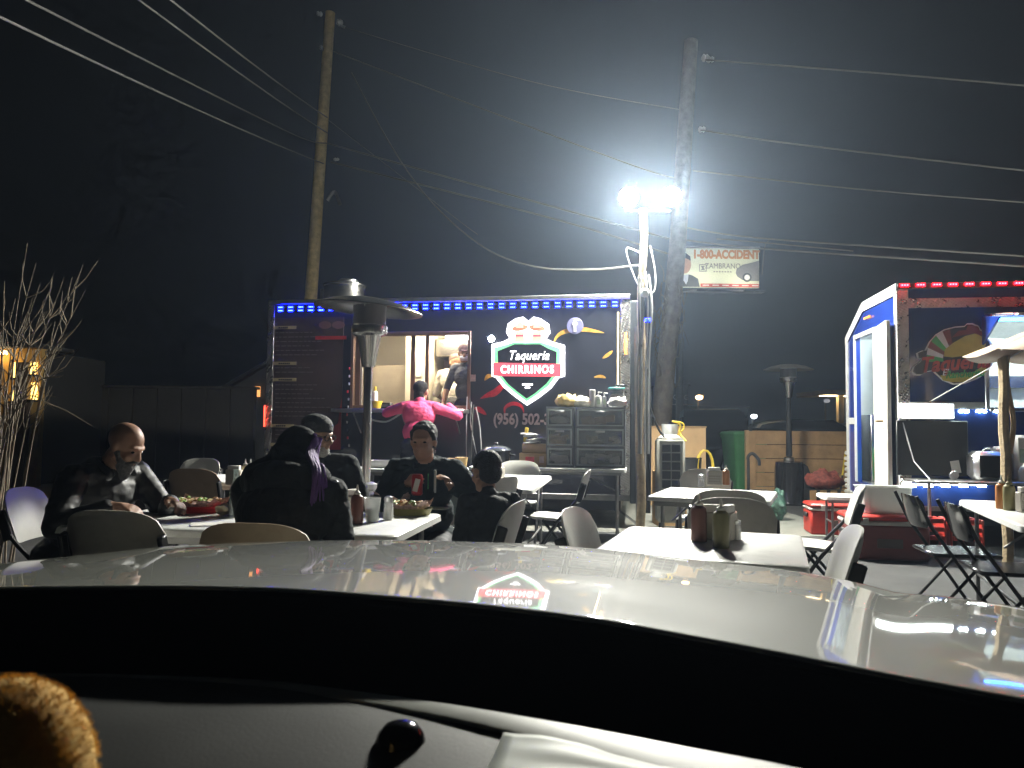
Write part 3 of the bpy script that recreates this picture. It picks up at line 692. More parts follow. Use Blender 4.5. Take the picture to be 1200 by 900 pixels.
place(make_table(.80, .88), .815, 3.257, -19, 'square white folding table with two sauce bottles, fully lit and unoccupied', 'table', G_T)
place(make_table(.84, .90), 1.52, 5.75, -22, 'square white folding table between three empty chairs, beside the air conditioner', 'table', G_T)
place(make_table(.76, 1.72), -.09, 6.85, -8, 'long white folding table between the heater and the stacked drawers', 'table', G_T)
place(make_table(.82, .90), -.84, 3.86, -8, 'white folding table where the jacketed woman and boy eat', 'table', G_T)
place(make_table(.82, .90), -1.67, 3.98, -8, 'white folding table in front of the bald bearded man', 'table', G_T)
place(make_table(.84, .90), -2.45, 6.85, -10, 'white folding table with napkins behind the bald bearded man', 'table', G_T)
place(make_table(.95, 1.60), 3.33, 4.55, -20, 'white folding table with black chairs near the blue trailer', 'table', G_T)
place(make_table(1.15, .55, .76), -1.05, 8.05, -9, 'narrow white serving table behind the heater, holding trays and cups', 'table', G_T)
place(make_table(1.72, .60, .76), .42, 8.62, -9.3, 'white serving table under the plastic drawers against the black trailer', 'table', G_T)
place(make_table(.50, .50, .50), 3.60, 8.35, -12, 'small white table behind the white bin and red cooler', 'table', G_T)

# ================================================================== WHITE FOLDING CHAIRS
def panel(w, z0, z1_, y0, tilt, bend, th, topr, nx=18, nz=8):
    vs = []; fs = []
    for side in (0, 1):
        for i in range(nx + 1):
            s_ = -1 + 2 * i / nx
            zt_ = z1_ - topr * (1 - math.sqrt(max(0, 1 - abs(s_) ** 3.2)))
            zb_ = z0 + .03 * (1 - math.sqrt(max(0, 1 - abs(s_) ** 6)))
            for j in range(nz + 1):
                t = j / nz; z = zb_ + (zt_ - zb_) * t
                wz = 1 - .06 * (1 - t)
                edge = min(1, (1 - abs(s_)) * 6, (1 - t) * 5 + .15, t * 6 + .2)
                y = y0 - tilt * (z - z0) + bend * (s_ ** 2) + (th * .5 * max(.25, edge) if side else -th * .5 * max(.25, edge))
                vs.append((s_ * w / 2 * wz, y, z))
    W_ = nz + 1; O = (nx + 1) * W_
    for i in range(nx):
        for j in range(nz):
            a = i * W_ + j; fs.append((a, a + W_, a + W_ + 1, a + 1)); fs.append((O + a, O + a + 1, O + a + W_ + 1, O + a + W_))
    for i in range(nx):
        for j in (0, nz): a = i * W_ + j; fs.append((a, a + W_, O + a + W_, O + a))
    for j in range(nz):
        for i in (0, nx): a = i * W_ + j; fs.append((a, a + 1, O + a + 1, O + a))
    return MB().add(vs, fs)
def make_chair(mp):
    t = empty('folding_chair')
    panel(.45, .56, .84, -.20, .30, .035, .028, .10).build('backrest', mp, t)
    q = MB(); pol = rrect(.43, .40, .09, 6); vs = []; n_ = len(pol)
    prof = [(.02, .425), (.0, .437), (.004, .450), (.05, .446)]
    for ins, z in prof:
        for a, b in pol: vs.append((a * (1 - 2 * ins / .43), .02 + b * (1 - 2 * ins / .40), z - .014 * (b < 0)))
    fs = []
    for i in range(len(prof) - 1):
        for k in range(n_): k2 = (k + 1) % n_; fs.append((i * n_ + k, i * n_ + k2, (i + 1) * n_ + k2, (i + 1) * n_ + k))
    fs.append([3 * n_ + k for k in range(n_)]); fs.append(list(range(n_))[::-1]); q.add(vs, fs); q.build('seat', mp, t)
    for sx in (-1, 1):
        x = sx * .225
        MB().tube(bez([(x, .23, .01), (x, .0, .38), (x, -.19, .60), (x * .97, -.245, .73)], 4), .0125, 8).build('front_leg', M_BLACKM, t)
        MB().tube([(x * .94, -.25, .01), (x * .94, .10, .425)], .0115, 8).build('rear_leg', M_BLACKM, t)
        MB().box((x * 1.0, -.225, .66), (.022, .05, .16), .006, (R(17), 0, 0)).build('sleeve', M_BLACKM, t)
    MB().tube([(-.225, .14, .15), (.225, .14, .15)], .008).build('stretcher', M_BLACKM, t)
    MB().tube([(-.21, -.19, .10), (.21, -.19, .10)], .008).build('stretcher', M_BLACKM, t)
    MB().box((0, -.255, .715), (.06, .004, .012), .001, (R(17), 0, 0)).build('slot', M_BLACK, t)
    return t
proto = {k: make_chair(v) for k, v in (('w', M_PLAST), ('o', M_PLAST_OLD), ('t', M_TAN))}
used = set()
G_C = 'white folding chairs'
def chair(kind, x, y, face, label):
    """face = heading the sitter looks, degrees from +Y counter-clockwise"""
    t = proto[kind] if kind not in used else copy_tree(proto[kind]); used.add(kind)
    return place(t, x, y, face, label, 'chair', G_C)
chair('w', 1.04, 2.98, 74, 'white folding chair at the bottle table, on the side next to the red coolers')
chair('w', 2.06, 5.18, 70, 'white folding chair standing in front of the small red cooler')
chair('w', .52, 3.36, -112, 'white folding chair between the long table and the bottle table')
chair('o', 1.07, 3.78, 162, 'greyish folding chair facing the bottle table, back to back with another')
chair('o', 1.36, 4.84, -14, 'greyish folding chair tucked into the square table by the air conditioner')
chair('w', 1.66, 6.66, 162, 'pale folding chair in front of the air conditioner and yellow hose')
chair('w', .40, 6.66, 80, 'empty white folding chair beside the drawers, turned to the long table')
chair('w', .05, 7.96, 172, 'white folding chair in front of the slow cooker at the serving table')
chair('o', -.26, 5.70, 60, 'folding chair half hidden behind the small boy')
chair('w', -.22, 3.86, 76, 'white folding chair that the small boy sits on')
chair('w', -2.42, 4.26, -84, 'bright white folding chair behind the bald bearded man')
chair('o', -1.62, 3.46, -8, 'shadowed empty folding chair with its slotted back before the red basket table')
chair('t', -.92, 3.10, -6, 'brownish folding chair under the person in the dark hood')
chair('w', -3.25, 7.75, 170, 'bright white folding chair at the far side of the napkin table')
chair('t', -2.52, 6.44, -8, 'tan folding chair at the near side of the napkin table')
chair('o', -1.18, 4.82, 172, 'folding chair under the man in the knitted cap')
chair('o', -.55, 4.82, 175, 'folding chair under the woman holding a red can')

# black metal chairs
def make_black_chair():
    t = empty('metal_chair')
    panel(.40, .60, .80, -.22, .25, .03, .012, .04).build('backrest', M_BLACKG, t)
    MB().box((0, .02, .445), (.40, .39, .022), .01).build('seat', M_BLACKG, t)
    for sx in (-1, 1):
        x = sx * .205
        MB().tube([(x, .22, .01), (x, -.19, .62), (x, -.27, .80)], .011, 8).build('front_leg', M_BLACKM, t)
        MB().tube([(x * .93, -.24, .01), (x * .93, .12, .43)], .010, 8).build('rear_leg', M_BLACKM, t)
    MB().tube([(-.2, .15, .12), (.2, .15, .12)], .007).build('stretcher', M_GREYM, t)
    MB().tube([(-.19, -.19, .10), (.19, -.19, .10)], .007).build('stretcher', M_GREYM, t)
    return t
bc = make_black_chair(); place(bc, 2.72, 4.28, -104, 'black metal folding chair nearer the corner of the sauce table', 'chair', 'black metal folding chairs')
b2 = copy_tree(bc); place(b2, 2.78, 4.88, -100, 'black metal folding chair next to the red crates', 'chair', 'black metal folding chairs')

# ================================================================== PATIO HEATERS
def heater(x, y, h, dome_r, dark, label, tilt=0.0):
    t = empty('patio_heater', (x, y, 0), 0, label, 'patio heater', 'patio heaters')
    bm_ = M_BLACKG if dark else M_GREYM; pm = M_BLACKM if dark else M_STEEL
    MB().lathe([(.24, 0), (.245, .03), (.23, .05), (.225, .60), (.21, .68), (.12, .70)], 32).build('tank_housing', bm_, t)
    MB().lathe([(.07, .70), (.085, .705), (.085, .745), (.05, .76)], 28).build('collar', M_ALU, t)
    MB().lathe([(.034, .75), (.034, h - .52)], 20).build('pole', pm, t)
    MB().lathe([(.050, h - .54), (.055, h - .52), (.095, h - .29), (.10, h - .28), (.06, h - .28)], 28).build('burner_cone', M_STEEL, t)
    MB().lathe([(.10, h - .30), (.135, h - .28), (.14, h - .26), (.14, h - .22), (.13, h - .21)], 32).build('burner_ring', M_STEEL, t)
    sc = MB()
    MB().lathe([(.128, h - .21), (.128, h - .06), (.120, h - .06), (.120, h - .21)], 32).build('mesh_screen', mat('dark_mesh', (.10, .09, .09), .4, .8, bump=.6, bscale=300), t)
    fl_ = MB(); rr = random.Random(2)
    for k in range(14):
        a = 2 * PI * k / 14; x_ = .10 * math.cos(a); y_ = .10 * math.sin(a); fl_.lathe([(.007, 0), (.010, .012), (.002, .03 + .02 * rr.random())], 8, (x_, y_, h - .20))
    fl_.build('flame', emissive('gas_flame', (.75, .55, 1.0), 2.5, False), t)
    d = MB().lathe([(.02, h + .005), (dome_r * .35, h - .005), (dome_r * .7, h - .035), (dome_r, h - .085), (dome_r + .004, h - .092), (dome_r - .01, h - .092), (dome_r * .7, h - .045), (dome_r * .35, h - .015), (.02, h - .005)], 40).build('reflector_dome', (mat('satin_aluminium', (.72, .71, .68), .42, 1.0, var=.1) if dark else M_STEEL), t)
    for k in range(3):
        a = 2 * PI * k / 3 + .4; MB().tube([(.125 * math.cos(a), .125 * math.sin(a), h - .08), (.13 * math.cos(a), .13 * math.sin(a), h - .02)], .007).build('dome_support', M_STEEL, t)
    if tilt: d.rotation_euler = (0, tilt, 0); d.location = (-math.sin(tilt) * h, 0, h * (1 - math.cos(tilt)))
    return t
hp = at(431, 470, 6.0); heater(hp.x, 6.0, at(432, 350, 6.0).z, .42, False, 'tall stainless patio heater standing between the dining tables and black trailer', R(5))
hp = at(925, 560, 12.4); hf = heater(hp.x, 12.4, at(925, 427, 12.4).z, .385, True, 'black based patio heater in front of the plank barrier')
MB().lathe([(.035, .76), (.05, .78), (.042, 1.2), (.036, 1.5)], 16).build('pole_cover', M_BLACK, hf)
cv = MB(); cv.prism([(.2, .01), (.42, .01), (.36, .25), (.24, .62), (.18, .66)], -.16, .12, lambda a, b, d: (a, d, b)); cv.build('housing_cover', M_BLACK, hf)

# ================================================================== SMALL TABLE WARE
def bottle(name, x, y, z, r, h, mt, label, cat='bottle', group=None, tip=True, capm=None):
    t = empty(name, (x, y, z), random.uniform(0, 3), label, cat, group)
    MB().lathe([(r * .95, 0), (r, .006), (r, h * .62), (r * .9, h * .70), (r * .45, h * .76)], 20).build('body', mt, t)
    q = MB().lathe([(r * .55, h * .755), (r * .55, h * .80), (r * .22, h * .84), (r * .10, h)], 14) if tip else MB().lathe([(r * .5, h * .755), (r * .5, h * .93), (r * .3, h * .94)], 14)
    q.build('nozzle', capm or mt, t); return t
M_KETCH = mat('red_sauce', (.14, .045, .03), .45, var=.1); M_GRSAUCE = mat('green_sauce', (.17, .15, .06), .45, var=.1); M_OR = mat('orange_sauce', (.38, .15, .04), .4, var=.1)
def napkin_box(x, y, z, rz, label):
    t = empty('napkin_holder', (x, y, z), rz, label, 'napkin holder', 'napkin holders')
    MB().box((0, 0, .06), (.125, .05, .12), .006).build('case', mat('cream_case', (.42, .39, .33), .45, var=.08), t)
    q = MB(); q.box((0, 0, .085), (.10, .035, .13), .004); q.build('napkin_stack', M_PAPER, t)
    for k in range(5):
        for j in range(3): MB().box((-.04 + k * .02, -.0265, .03 + j * .022), (.008, .003, .008)).build('vent_hole', M_BLACK, t) if label.endswith('fence') else None
    return t
def jar(x, y, z, label, r=.022, h=.085):
    t = empty('salt_shaker', (x, y, z), 0, label, 'shaker', 'salt shakers')
    MB().lathe([(r, 0), (r * 1.05, .01), (r * .9, h * .7), (r * .8, h * .75)], 16).build('jar', M_CLEAR, t)
    MB().lathe([(r * .85, h * .75), (r * .85, h * .95), (r * .4, h)], 16).build('lid', M_ALU, t)
    MB().lathe([(r * .85, .004), (r * .85, h * .5)], 12).build('salt', M_PAPER, t)
TZ = .7205
p = onz(819, 634, TZ); bottle('sauce_bottle', p.x, p.y, TZ, .033, .20, M_KETCH, 'brown red squeeze bottle on the square bottle table', group='squeeze bottles', capm=M_PLAST_OLD)
p = onz(845, 642, TZ); bottle('sauce_bottle', p.x, p.y, TZ, .033, .20, M_GRSAUCE, 'olive green squeeze bottle on the square bottle table', group='squeeze bottles', capm=M_PLAST_OLD)
p = onz(833, 632, TZ); napkin_box(p.x, p.y, TZ, R(-15), 'cream napkin holder between the two squeeze bottles')
p = onz(854, 633, TZ); napkin_box(p.x, p.y + .01, TZ, R(60), 'upright napkin holder behind the olive squeeze bottle')
p = onz(863, 632, TZ); jar(p.x, p.y, TZ, 'salt shaker beside the olive squeeze bottle')
p = onz(837, 568, TZ); napkin_box(p.x, p.y, TZ, R(-10), 'napkin holder with rows of holes on the table by the fence')
p = onz(851, 568, TZ); bottle('sauce_bottle', p.x, p.y, TZ, .03, .17, M_OR, 'orange brown squeeze bottle next to the holed napkin holder', group='squeeze bottles', capm=M_PLAST_OLD)
p = onz(822, 570, TZ); jar(p.x, p.y, TZ, 'glass shaker next to the holed napkin holder', .026, .10)
p = onz(586, 563, TZ); napkin_box(p.x, p.y, TZ, R(70), 'napkin holder on the long table behind the boy')
p = onz(574, 560, TZ); bottle('sauce_bottle', p.x, p.y, TZ, .033, .20, M_OR, 'orange squeeze bottle on the long table behind the boy', group='squeeze bottles', capm=M_YELLOW)
p = onz(568, 563, TZ); bottle('sauce_bottle', p.x, p.y, TZ, .033, .19, M_GRSAUCE, 'green squeeze bottle on the long table behind the boy', group='squeeze bottles', capm=M_YELLOW)
# far napkin table
p = onz(274, 568, TZ); napkin_box(p.x, p.y, TZ, R(-10), 'napkin holder on the table behind the bald man')
for k, px in enumerate((287, 293)):
    p = onz(px, 567, TZ); bottle('sauce_bottle', p.x, p.y, TZ, .032, .20, mat('cream_sauce', (.55, .46, .28), .4), ('cream squeeze bottle touching the napkin holder behind the bald man', 'cream squeeze bottle at the edge of the table behind the bald man')[k], group='squeeze bottles', capm=M_PLAST)
# diners' table: bottles, cups, baskets
p = onz(418, 614, TZ); bottle('sauce_bottle', p.x, p.y, TZ, .030, .19, M_KETCH, 'dark red squeeze bottle in front of the heater pole', group='squeeze bottles', capm=M_PLAST_OLD)
p = onz(436, 612, TZ); t = empty('plastic_cup', (p.x, p.y, TZ), 0, 'clear plastic cup on the diners table next to the red bottle', 'cup')
MB().lathe([(.03, 0), (.032, .004), (.042, .12), (.044, .122), (.040, .118), (.029, .008)], 20, cap=False).build('cup_wall', M_CLEAR, t); MB().lathe([(.029, .005), (.036, .07)], 18).build('drink', mat('pale_drink', (.35, .38, .36), .3), t)
p = onz(455, 609, TZ); jar(p.x, p.y, TZ, 'tall glass shaker on the diners table', .026, .12)
p = onz(407, 608, TZ); napkin_box(p.x, p.y, TZ, R(40), 'napkin holder touching the hooded person sleeve')
M_BASKET = mat('red_basket', (.45, .02, .02), .4); M_BASKETG = mat('olive_basket', (.20, .18, .05), .45)
M_WRAP = mat('checked_wrap', (.55, .38, .34), .8, var=.4, vscale=60); M_FOOD = mat('taco_filling', (.30, .15, .06), .7, var=.5, vscale=50)
M_LIME = mat('lime_green', (.20, .34, .06), .5)
def basket(px, py, a, b, mt, label):
    p = onz(px, py, TZ); t = empty('food_basket', (p.x, p.y, TZ), R(-8), label, 'food basket', 'food baskets')
    q = MB(); n_ = 28; prof = [(.86, 0), (.88, .004), (1.0, .035), (1.03, .037), (.97, .034), (.84, .008)]
    vs = [(a * s_ * math.cos(2 * PI * k / n_), b * s_ * math.sin(2 * PI * k / n_), z) for s_, z in prof for k in range(n_)]
    fs = [(i * n_ + k, i * n_ + (k + 1) % n_, (i + 1) * n_ + (k + 1) % n_, (i + 1) * n_ + k) for i in range(5) for k in range(n_)]; fs.append(list(range(n_)))
    q.add(vs, fs); q.build('basket', mt, t)
    q = MB(); rr = random.Random(px)
    vs = []; N_ = 14
    for i in range(N_):
        for j in range(N_):
            x_ = (-1 + 2 * i / (N_ - 1)); y_ = (-1 + 2 * j / (N_ - 1)); vs.append((x_ * a * .9, y_ * b * .95, .02 + .035 * (x_ * x_ + y_ * y_) + .022 * mnoise.noise((x_ * 3 + px, y_ * 3, 0))))
    q.add(vs, [(i * N_ + j, (i + 1) * N_ + j, (i + 1) * N_ + j + 1, i * N_ + j + 1) for i in range(N_ - 1) for j in range(N_ - 1)]); q.build('paper_liner', M_WRAP, t)
    for k in range(4):
        x_ = (-.55 + .36 * k) * a; q = MB(); n2 = 12; vs = []
        for s_ in range(n2 + 1):
            th = PI * s_ / n2
            for e in (-1, 1): vs.append((x_ + e * .018 * math.sin(th) + rr.uniform(-.003, .003), b * .7 * math.cos(th), .035 + .038 * math.sin(th)))
        q.add(vs, [(2 * s_, 2 * s_ + 1, 2 * s_ + 3, 2 * s_ + 2) for s_ in range(n2)]); q.build('taco', mat('tortilla', (.50, .36, .17), .7, var=.2, vscale=40), t)
        q = MB()
        for _ in range(8): q.ell((x_ + rr.uniform(-.012, .012), rr.uniform(-.5, .5) * b, .062 + rr.uniform(-.01, .012)), (.012, .014, .009), 8, 5)
        q.build('filling', M_FOOD if k % 2 else M_LIME, t)
    return t
basket(233, 600, .155, .10, M_BASKET, 'red plastic basket with checked paper in front of the bald man')
basket(479, 603, .13, .09, M_BASKETG, 'olive basket of tacos near the table edge by the boy')
basket(462, 592, .12, .085, M_BASKET, 'red basket of tacos in front of the woman with the can')
p = onz(275, 606, TZ); t = empty('glass_bottle', (p.x, p.y, TZ), 0, 'empty clear glass soda bottle beside the red basket', 'bottle')
MB().lathe([(.029, 0), (.031, .005), (.031, .07), (.027, .09), (.031, .12), (.030, .14), (.014, .19), (.012, .235), (.014, .237), (.014, .245), (.010, .245), (.010, .19), (.026, .14), (.027, .12), (.023, .09), (.027, .07), (.027, .008), (.0, .006)], 20, cap=False).build('bottle_glass', mat('bottle_plastic', (.60, .68, .66), .1, alpha=.35, var=0), t)
p = onz(262, 604, TZ); t = empty('foil_wrap', (p.x, p.y, TZ), 0, 'crumpled shiny wrapper between the basket and soda bottle', 'wrapper'); q = MB(); q.ell((0, 0, .03), (.045, .03, .03), 18, 12)
for i, v in enumerate(q.v): q.v[i] = tuple(Vector(v) * (1 + .35 * mnoise.noise(Vector(v) * 60)))
q.build('crumple', mat('gold_foil', (.5, .42, .28), .3, .6), t)
p = onz(222, 592, TZ); tag(MB().box((p.x, p.y, TZ + .02), (.30, .05, .012), .004, (0, R(-4), R(-12))).build('serving_tray', M_ALUPAINT), 'pale plastic tray behind the red basket', 'tray')
p = onz(245, 615, TZ); tag(MB().box((p.x, p.y, TZ + .003), (.16, .12, .003), 0, (0, 0, R(20))).build('paper_napkin', M_PAPER), 'paper napkin lying before the red basket', 'napkin')
p = onz(508, 596, TZ); tag(MB().box((p.x, p.y, TZ + .003), (.18, .14, .003), 0, (0, 0, R(-14))).build('paper_napkin', mat('greenish_paper', (.45, .52, .42), .7)), 'paper napkin at the edge beside the olive basket', 'napkin')
# serving table behind heater: trays, cups, buckets
SZ = .761
def on(px, py, z=SZ): return onz(px, py, z)
def atY(px, Y): return at(px, 500, Y).x
t = empty('foil_tray', (atY(448, 8.05), 8.05, SZ), R(-9), 'shallow foil tray on the narrow serving table', 'tray'); MB().lathe([(.17, 0), (.18, .07), (.19, .075), (.165, .005)], 4, cap=False).build('tray', M_ALU, t, rot=(0, 0, R(45))); MB().box((0, 0, .055), (.22, .22, .02), .008).build('lid', M_ALUPAINT, t)
for k, (px, mt_, r_, h_, lb) in enumerate(((523, mat('pink_cup', (.55, .30, .26), .5), .05, .09, 'pinkish paper bowl on the narrow serving table'), (530, M_CARD, .05, .10, 'brown paper bowl on the narrow serving table'), (541, mat('yellow_tub', (.55, .38, .16), .5), .065, .11, 'yellow plastic tub at the end of the narrow serving table'))):
    t = empty('tub', (atY(px, 8.02), 8.02 + .03 * k, SZ), 0, lb, 'tub'); MB().lathe([(r_ * .75, 0), (r_ * .8, .005), (r_, h_), (r_ * 1.08, h_ + .003), (r_ * .93, h_ - .006), (r_ * .72, .01)], 24, cap=False).build('tub_wall', mt_, t); MB().lathe([(r_ * .7, .012), (r_ * .85, h_ * .8)], 20).build('contents', M_FOOD, t)
# slow cooker
tx = atY(582, 8.62); t = empty('slow_cooker', (tx, 8.70, SZ), 0, 'black slow cooker with domed lid on the drawer table', 'slow cooker')
MB().lathe([(.15, 0), (.16, .01), (.17, .16), (.175, .17)], 30).build('pot', M_BLACKG, t); MB().lathe([(.175, .172), (.17, .18), (.12, .215), (.03, .23)], 30).build('lid', mat('smoked_lid', (.04, .045, .05), .08), t)
MB().lathe([(.02, .23), (.025, .25), (.015, .262)], 16).build('knob', M_BLACK, t)
for s_ in (-1, 1): MB().box((s_ * .19, 0, .12), (.05, .08, .02), .008).build('handle', M_BLACK, t)
# boxes
tx = atY(626, 8.6)
t = empty('carton', (tx, 8.62, SZ), R(-9), 'lower printed cardboard carton beside the drawers', 'carton'); MB().box((0, 0, .075), (.30, .22, .15), .004).build('box', M_CARD, t); MB().box((-.03, -.112, .08), (.10, .003, .06)).build('print', M_CH, t); MB().box((.10, -.112, .08), (.05, .003, .07)).build('print', M_PINKW, t)
t = empty('carton', (tx + .01, 8.64, SZ + .151), R(-6), 'upper cardboard carton with paper on top', 'carton'); MB().box((0, 0, .05), (.27, .20, .10), .004).build('box', M_CARD, t)
t = empty('paper_heap', (tx, 8.63, SZ + .252), 0, 'heap of white paper goods on the upper carton', 'paper'); rr = random.Random(4)
for k in range(6): MB().box((rr.uniform(-.07, .07), rr.uniform(-.05, .05), .015 + k * .018), (.16, .12, .02), .006, (rr.uniform(-.15, .15), rr.uniform(-.2, .2), rr.uniform(0, 3))).build('paper_pack', M_PAPER, t)
MB().box((-.09, .04, .10), (.04, .05, .16), .004, (0, R(8), 0)).build('carton_flap', M_YELLOW, t)
# drawer towers
def drawers(px0, px1, Y, label, seed):
    x0, x1 = atY(px0, Y), atY(px1, Y); w = x1 - x0
    t = empty('drawer_tower', ((x0 + x1) / 2, Y, SZ), R(-9.3), label, 'drawer unit', 'plastic drawer units'); H = .665; dh = H / 3; D = .36; rr = random.Random(seed)
    M_DG = mat('grey_drawer_frame', (.20, .21, .215), .45)
    fr_ = MB()
    for s_ in (-1, 1): fr_.span((s_ * w / 2 - (.012 if s_ > 0 else 0), -D / 2, 0), (s_ * w / 2 + (.012 if s_ < 0 else 0), D / 2, H))
    for k in range(4): fr_.span((-w / 2 + .013, -D / 2, k * (H - .02) / 3), (w / 2 - .013, D / 2, k * (H - .02) / 3 + .02))
    fr_.span((-w / 2 + .013, D / 2 - .01, .021), (w / 2 - .013, D / 2 - .001, H - .021)); fr_.build('cabinet_frame', M_DG, t)
    for k in range(3):
        z0 = k * (H - .02) / 3 + .026; z1_ = (k + 1) * (H - .02) / 3 - .005
        dr = MB().span((-w / 2 + .02, -D / 2 - .012, z0), (w / 2 - .02, -D / 2 - .004, z1_), .003).build('drawer', M_FROST, t)
        rim = MB(); a, b = -w / 2 + .02, w / 2 - .02
        rim.span((a, -D / 2 - .022, z1_ - .018), (b, -D / 2 - .0125, z1_)); rim.span((a, -D / 2 - .022, z0), (b, -D / 2 - .0125, z0 + .014)); rim.span((a, -D / 2 - .022, z0 + .0145), (a + .014, -D / 2 - .0125, z1_ - .0185)); rim.span((b - .014, -D / 2 - .022, z0 + .0145), (b, -D / 2 - .0125, z1_ - .0185))
        rim.build('drawer_rim', mat('clear_rim', (.50, .54, .53), .3), dr)
        MB().box((0, -D / 2 - .028, z1_ - .03), (.10, .012, .02), .004).build('pull', M_DG if k != 1 else M_PAPER, dr)
        c_ = MB()
        for _ in range(9): c_.box((rr.uniform(-w / 2 + .08, w / 2 - .08), rr.uniform(-.125, -.09), z0 + .03 + rr.uniform(0, .06)), (rr.uniform(.05, .12), .08, rr.uniform(.03, .08)), .006, (rr.uniform(-.3, .3), rr.uniform(-.3, .3), 0))
        c_.build('contents', [M_PAPER, M_CARD, M_PLAST_OLD][k] if seed == 1 else [M_PAPER, mat('mixed_goods', (.40, .34, .26), .7, var=.5, vscale=25), M_CARD][k], dr)
    return t, H, w
dt1, DH, w_ = drawers(642, 674, 8.66, 'narrow grey drawer tower covering the end of the phone number', 1)
dt2, DH, w_ = drawers(676, 733, 8.58, 'wide grey drawer tower against the trailer corner', 2)
DZ = SZ + DH + .001
def top_item(name, px, Y, label, cat): return empty(name, (atY(px, Y), Y, DZ), 0, label, cat)
t = top_item('bread_bag', 664, 8.6, 'bag of yellow snacks on the narrow drawer tower', 'food bag'); q = MB(); q.ell((0, 0, .06), (.13, .10, .075), 20, 12)
for i, v in enumerate(q.v): q.v[i] = (v[0] * (1 + .2 * mnoise.noise(Vector(v) * 18)), v[1], max(.0, v[2] * (1 + .35 * mnoise.noise(Vector(v) * 22))))
q.build('bag', mat('yellow_snack_bag', (.62, .46, .16), .5, var=.5, vscale=18, bump=.4, bscale=30), t)
t = top_item('bread_bag', 682, 8.58, 'clear bag of bread rolls on the drawers', 'food bag'); q = MB(); q.ell((0, 0, .05), (.11, .10, .065), 18, 10)
for i, v in enumerate(q.v): q.v[i] = (v[0], v[1], max(.0, v[2] * (1 + .3 * mnoise.noise(Vector(v) * 20))))
q.build('bag', mat('pale_bag', (.55, .52, .42), .35, var=.3, vscale=20, bump=.4, bscale=40), t)
for k, (px, r_, h_, mt_, lb) in enumerate(((694, .035, .19, M_PAPER, 'tall white cup stack on the wide drawer tower'), (701, .035, .17, M_PLAST, 'white pump bottle with a label on the wide drawer tower'), (708, .025, .16, M_CLEAR, 'slim clear pump bottle on the wide drawer tower'))):
    t = top_item('pump_bottle' if k else 'cup_stack', px, 8.56, lb, 'bottle' if k else 'cups')
    MB().lathe([(r_, 0), (r_ * 1.03, .005), (r_ * 1.0, h_ * .68), (r_ * .9, h_ * .74), (r_ * .4, h_ * .78)] if k else [(r_ * .8, 0), (r_, h_), (r_ * .9, h_ + .004)], 20).build('body', mt_, t)
    if k:
        q = MB(); q.tube([(0, 0, h_ * .77), (0, 0, h_ * .98)], .008); q.tube([(0, 0, h_ * .98), (.04, -.01, h_ * .96)], .006); q.build('pump', M_PLAST, t); MB().box((0, -r_ * 1.02, h_ * .35), (r_ * 1.1, .004, h_ * .35)).build('label_patch', mat('label_green', (.30, .36, .26), .5), t)
t = top_item('storage_jar', 722, 8.58, 'square clear jar with teal lid on the drawers', 'jar'); MB().box((0, 0, .10), (.16, .14, .20), .02).build('jar', M_FROST, t); MB().box((0, 0, .212), (.17, .15, .022), .008).build('lid', mat('teal_lid', (.05, .30, .26), .45), t); MB().box((0, 0, .08), (.13, .11, .14), .02).build('contents', mat('brown_goods', (.24, .15, .10), .7, var=.3, vscale=30), t)
t = top_item('plastic_bag', 724, 8.40, 'crumpled white plastic bag before the teal lidded jar', 'bag'); q = MB(); q.ell((0, 0, .05), (.11, .05, .05), 20, 12)
for i, v in enumerate(q.v): q.v[i] = (v[0] * (1 + .3 * mnoise.noise(Vector(v) * 25)), v[1], max(0, v[2] * (1 + .4 * mnoise.noise(Vector(v) * 30))))
q.build('bag', M_PAPER, t)
# items on the trailer counter
Rz1 = Matrix.Rotation(ang1, 3, 'Z')
def onc(px, dy, lift=0.0):
    uu = u1(px, 478); v = A1 + Rz1 @ Vector((uu, dy, 0)); v.z = wz0 - .03 + lift; return v
p = onc(443, -.12); bottle('squeeze_bottle', p.x, p.y, p.z, .035, .30, M_PAPER, 'white bottle with yellow cap on the trailer counter', capm=M_YELLOW, tip=False)
p = onc(436, -.18); bottle('squeeze_bottle', p.x, p.y, p.z, .033, .19, M_PAPER, 'short white bottle on the trailer counter', capm=M_PAPER)
p = onc(448, -.20); t = empty('tip_jar', p, 0, 'yellow basket on the trailer counter', 'basket'); MB().lathe([(.05, 0), (.065, .09), (.07, .095), (.055, .01)], 18, cap=False).build('wall', M_YELLOW, t); MB().lathe([(.05, .01), (.055, .06)], 14).build('contents', M_OR, t)
p = onc(457, -.15); t = empty('card_box', p, R(-9), 'small dark box on the trailer counter', 'box'); MB().box((0, 0, .04), (.14, .12, .08), .006).build('box', M_BLACK, t); MB().box((0, -.062, .045), (.10, .003, .04)).build('card_label', M_GREYM, t)
p = onc(528, -.2, .002); tag(MB().box((p.x, p.y, p.z + .004), (.16, .20, .008), .002, (0, 0, R(-20))).build('order_paper', M_PAPER), 'white order pad on the trailer counter by the pink shirted person', 'notepad')
# ================================================================== YARD PROPS
def gy(py, px=800):   # ground depth of a pixel
    return onz(px, py, 0.0).y
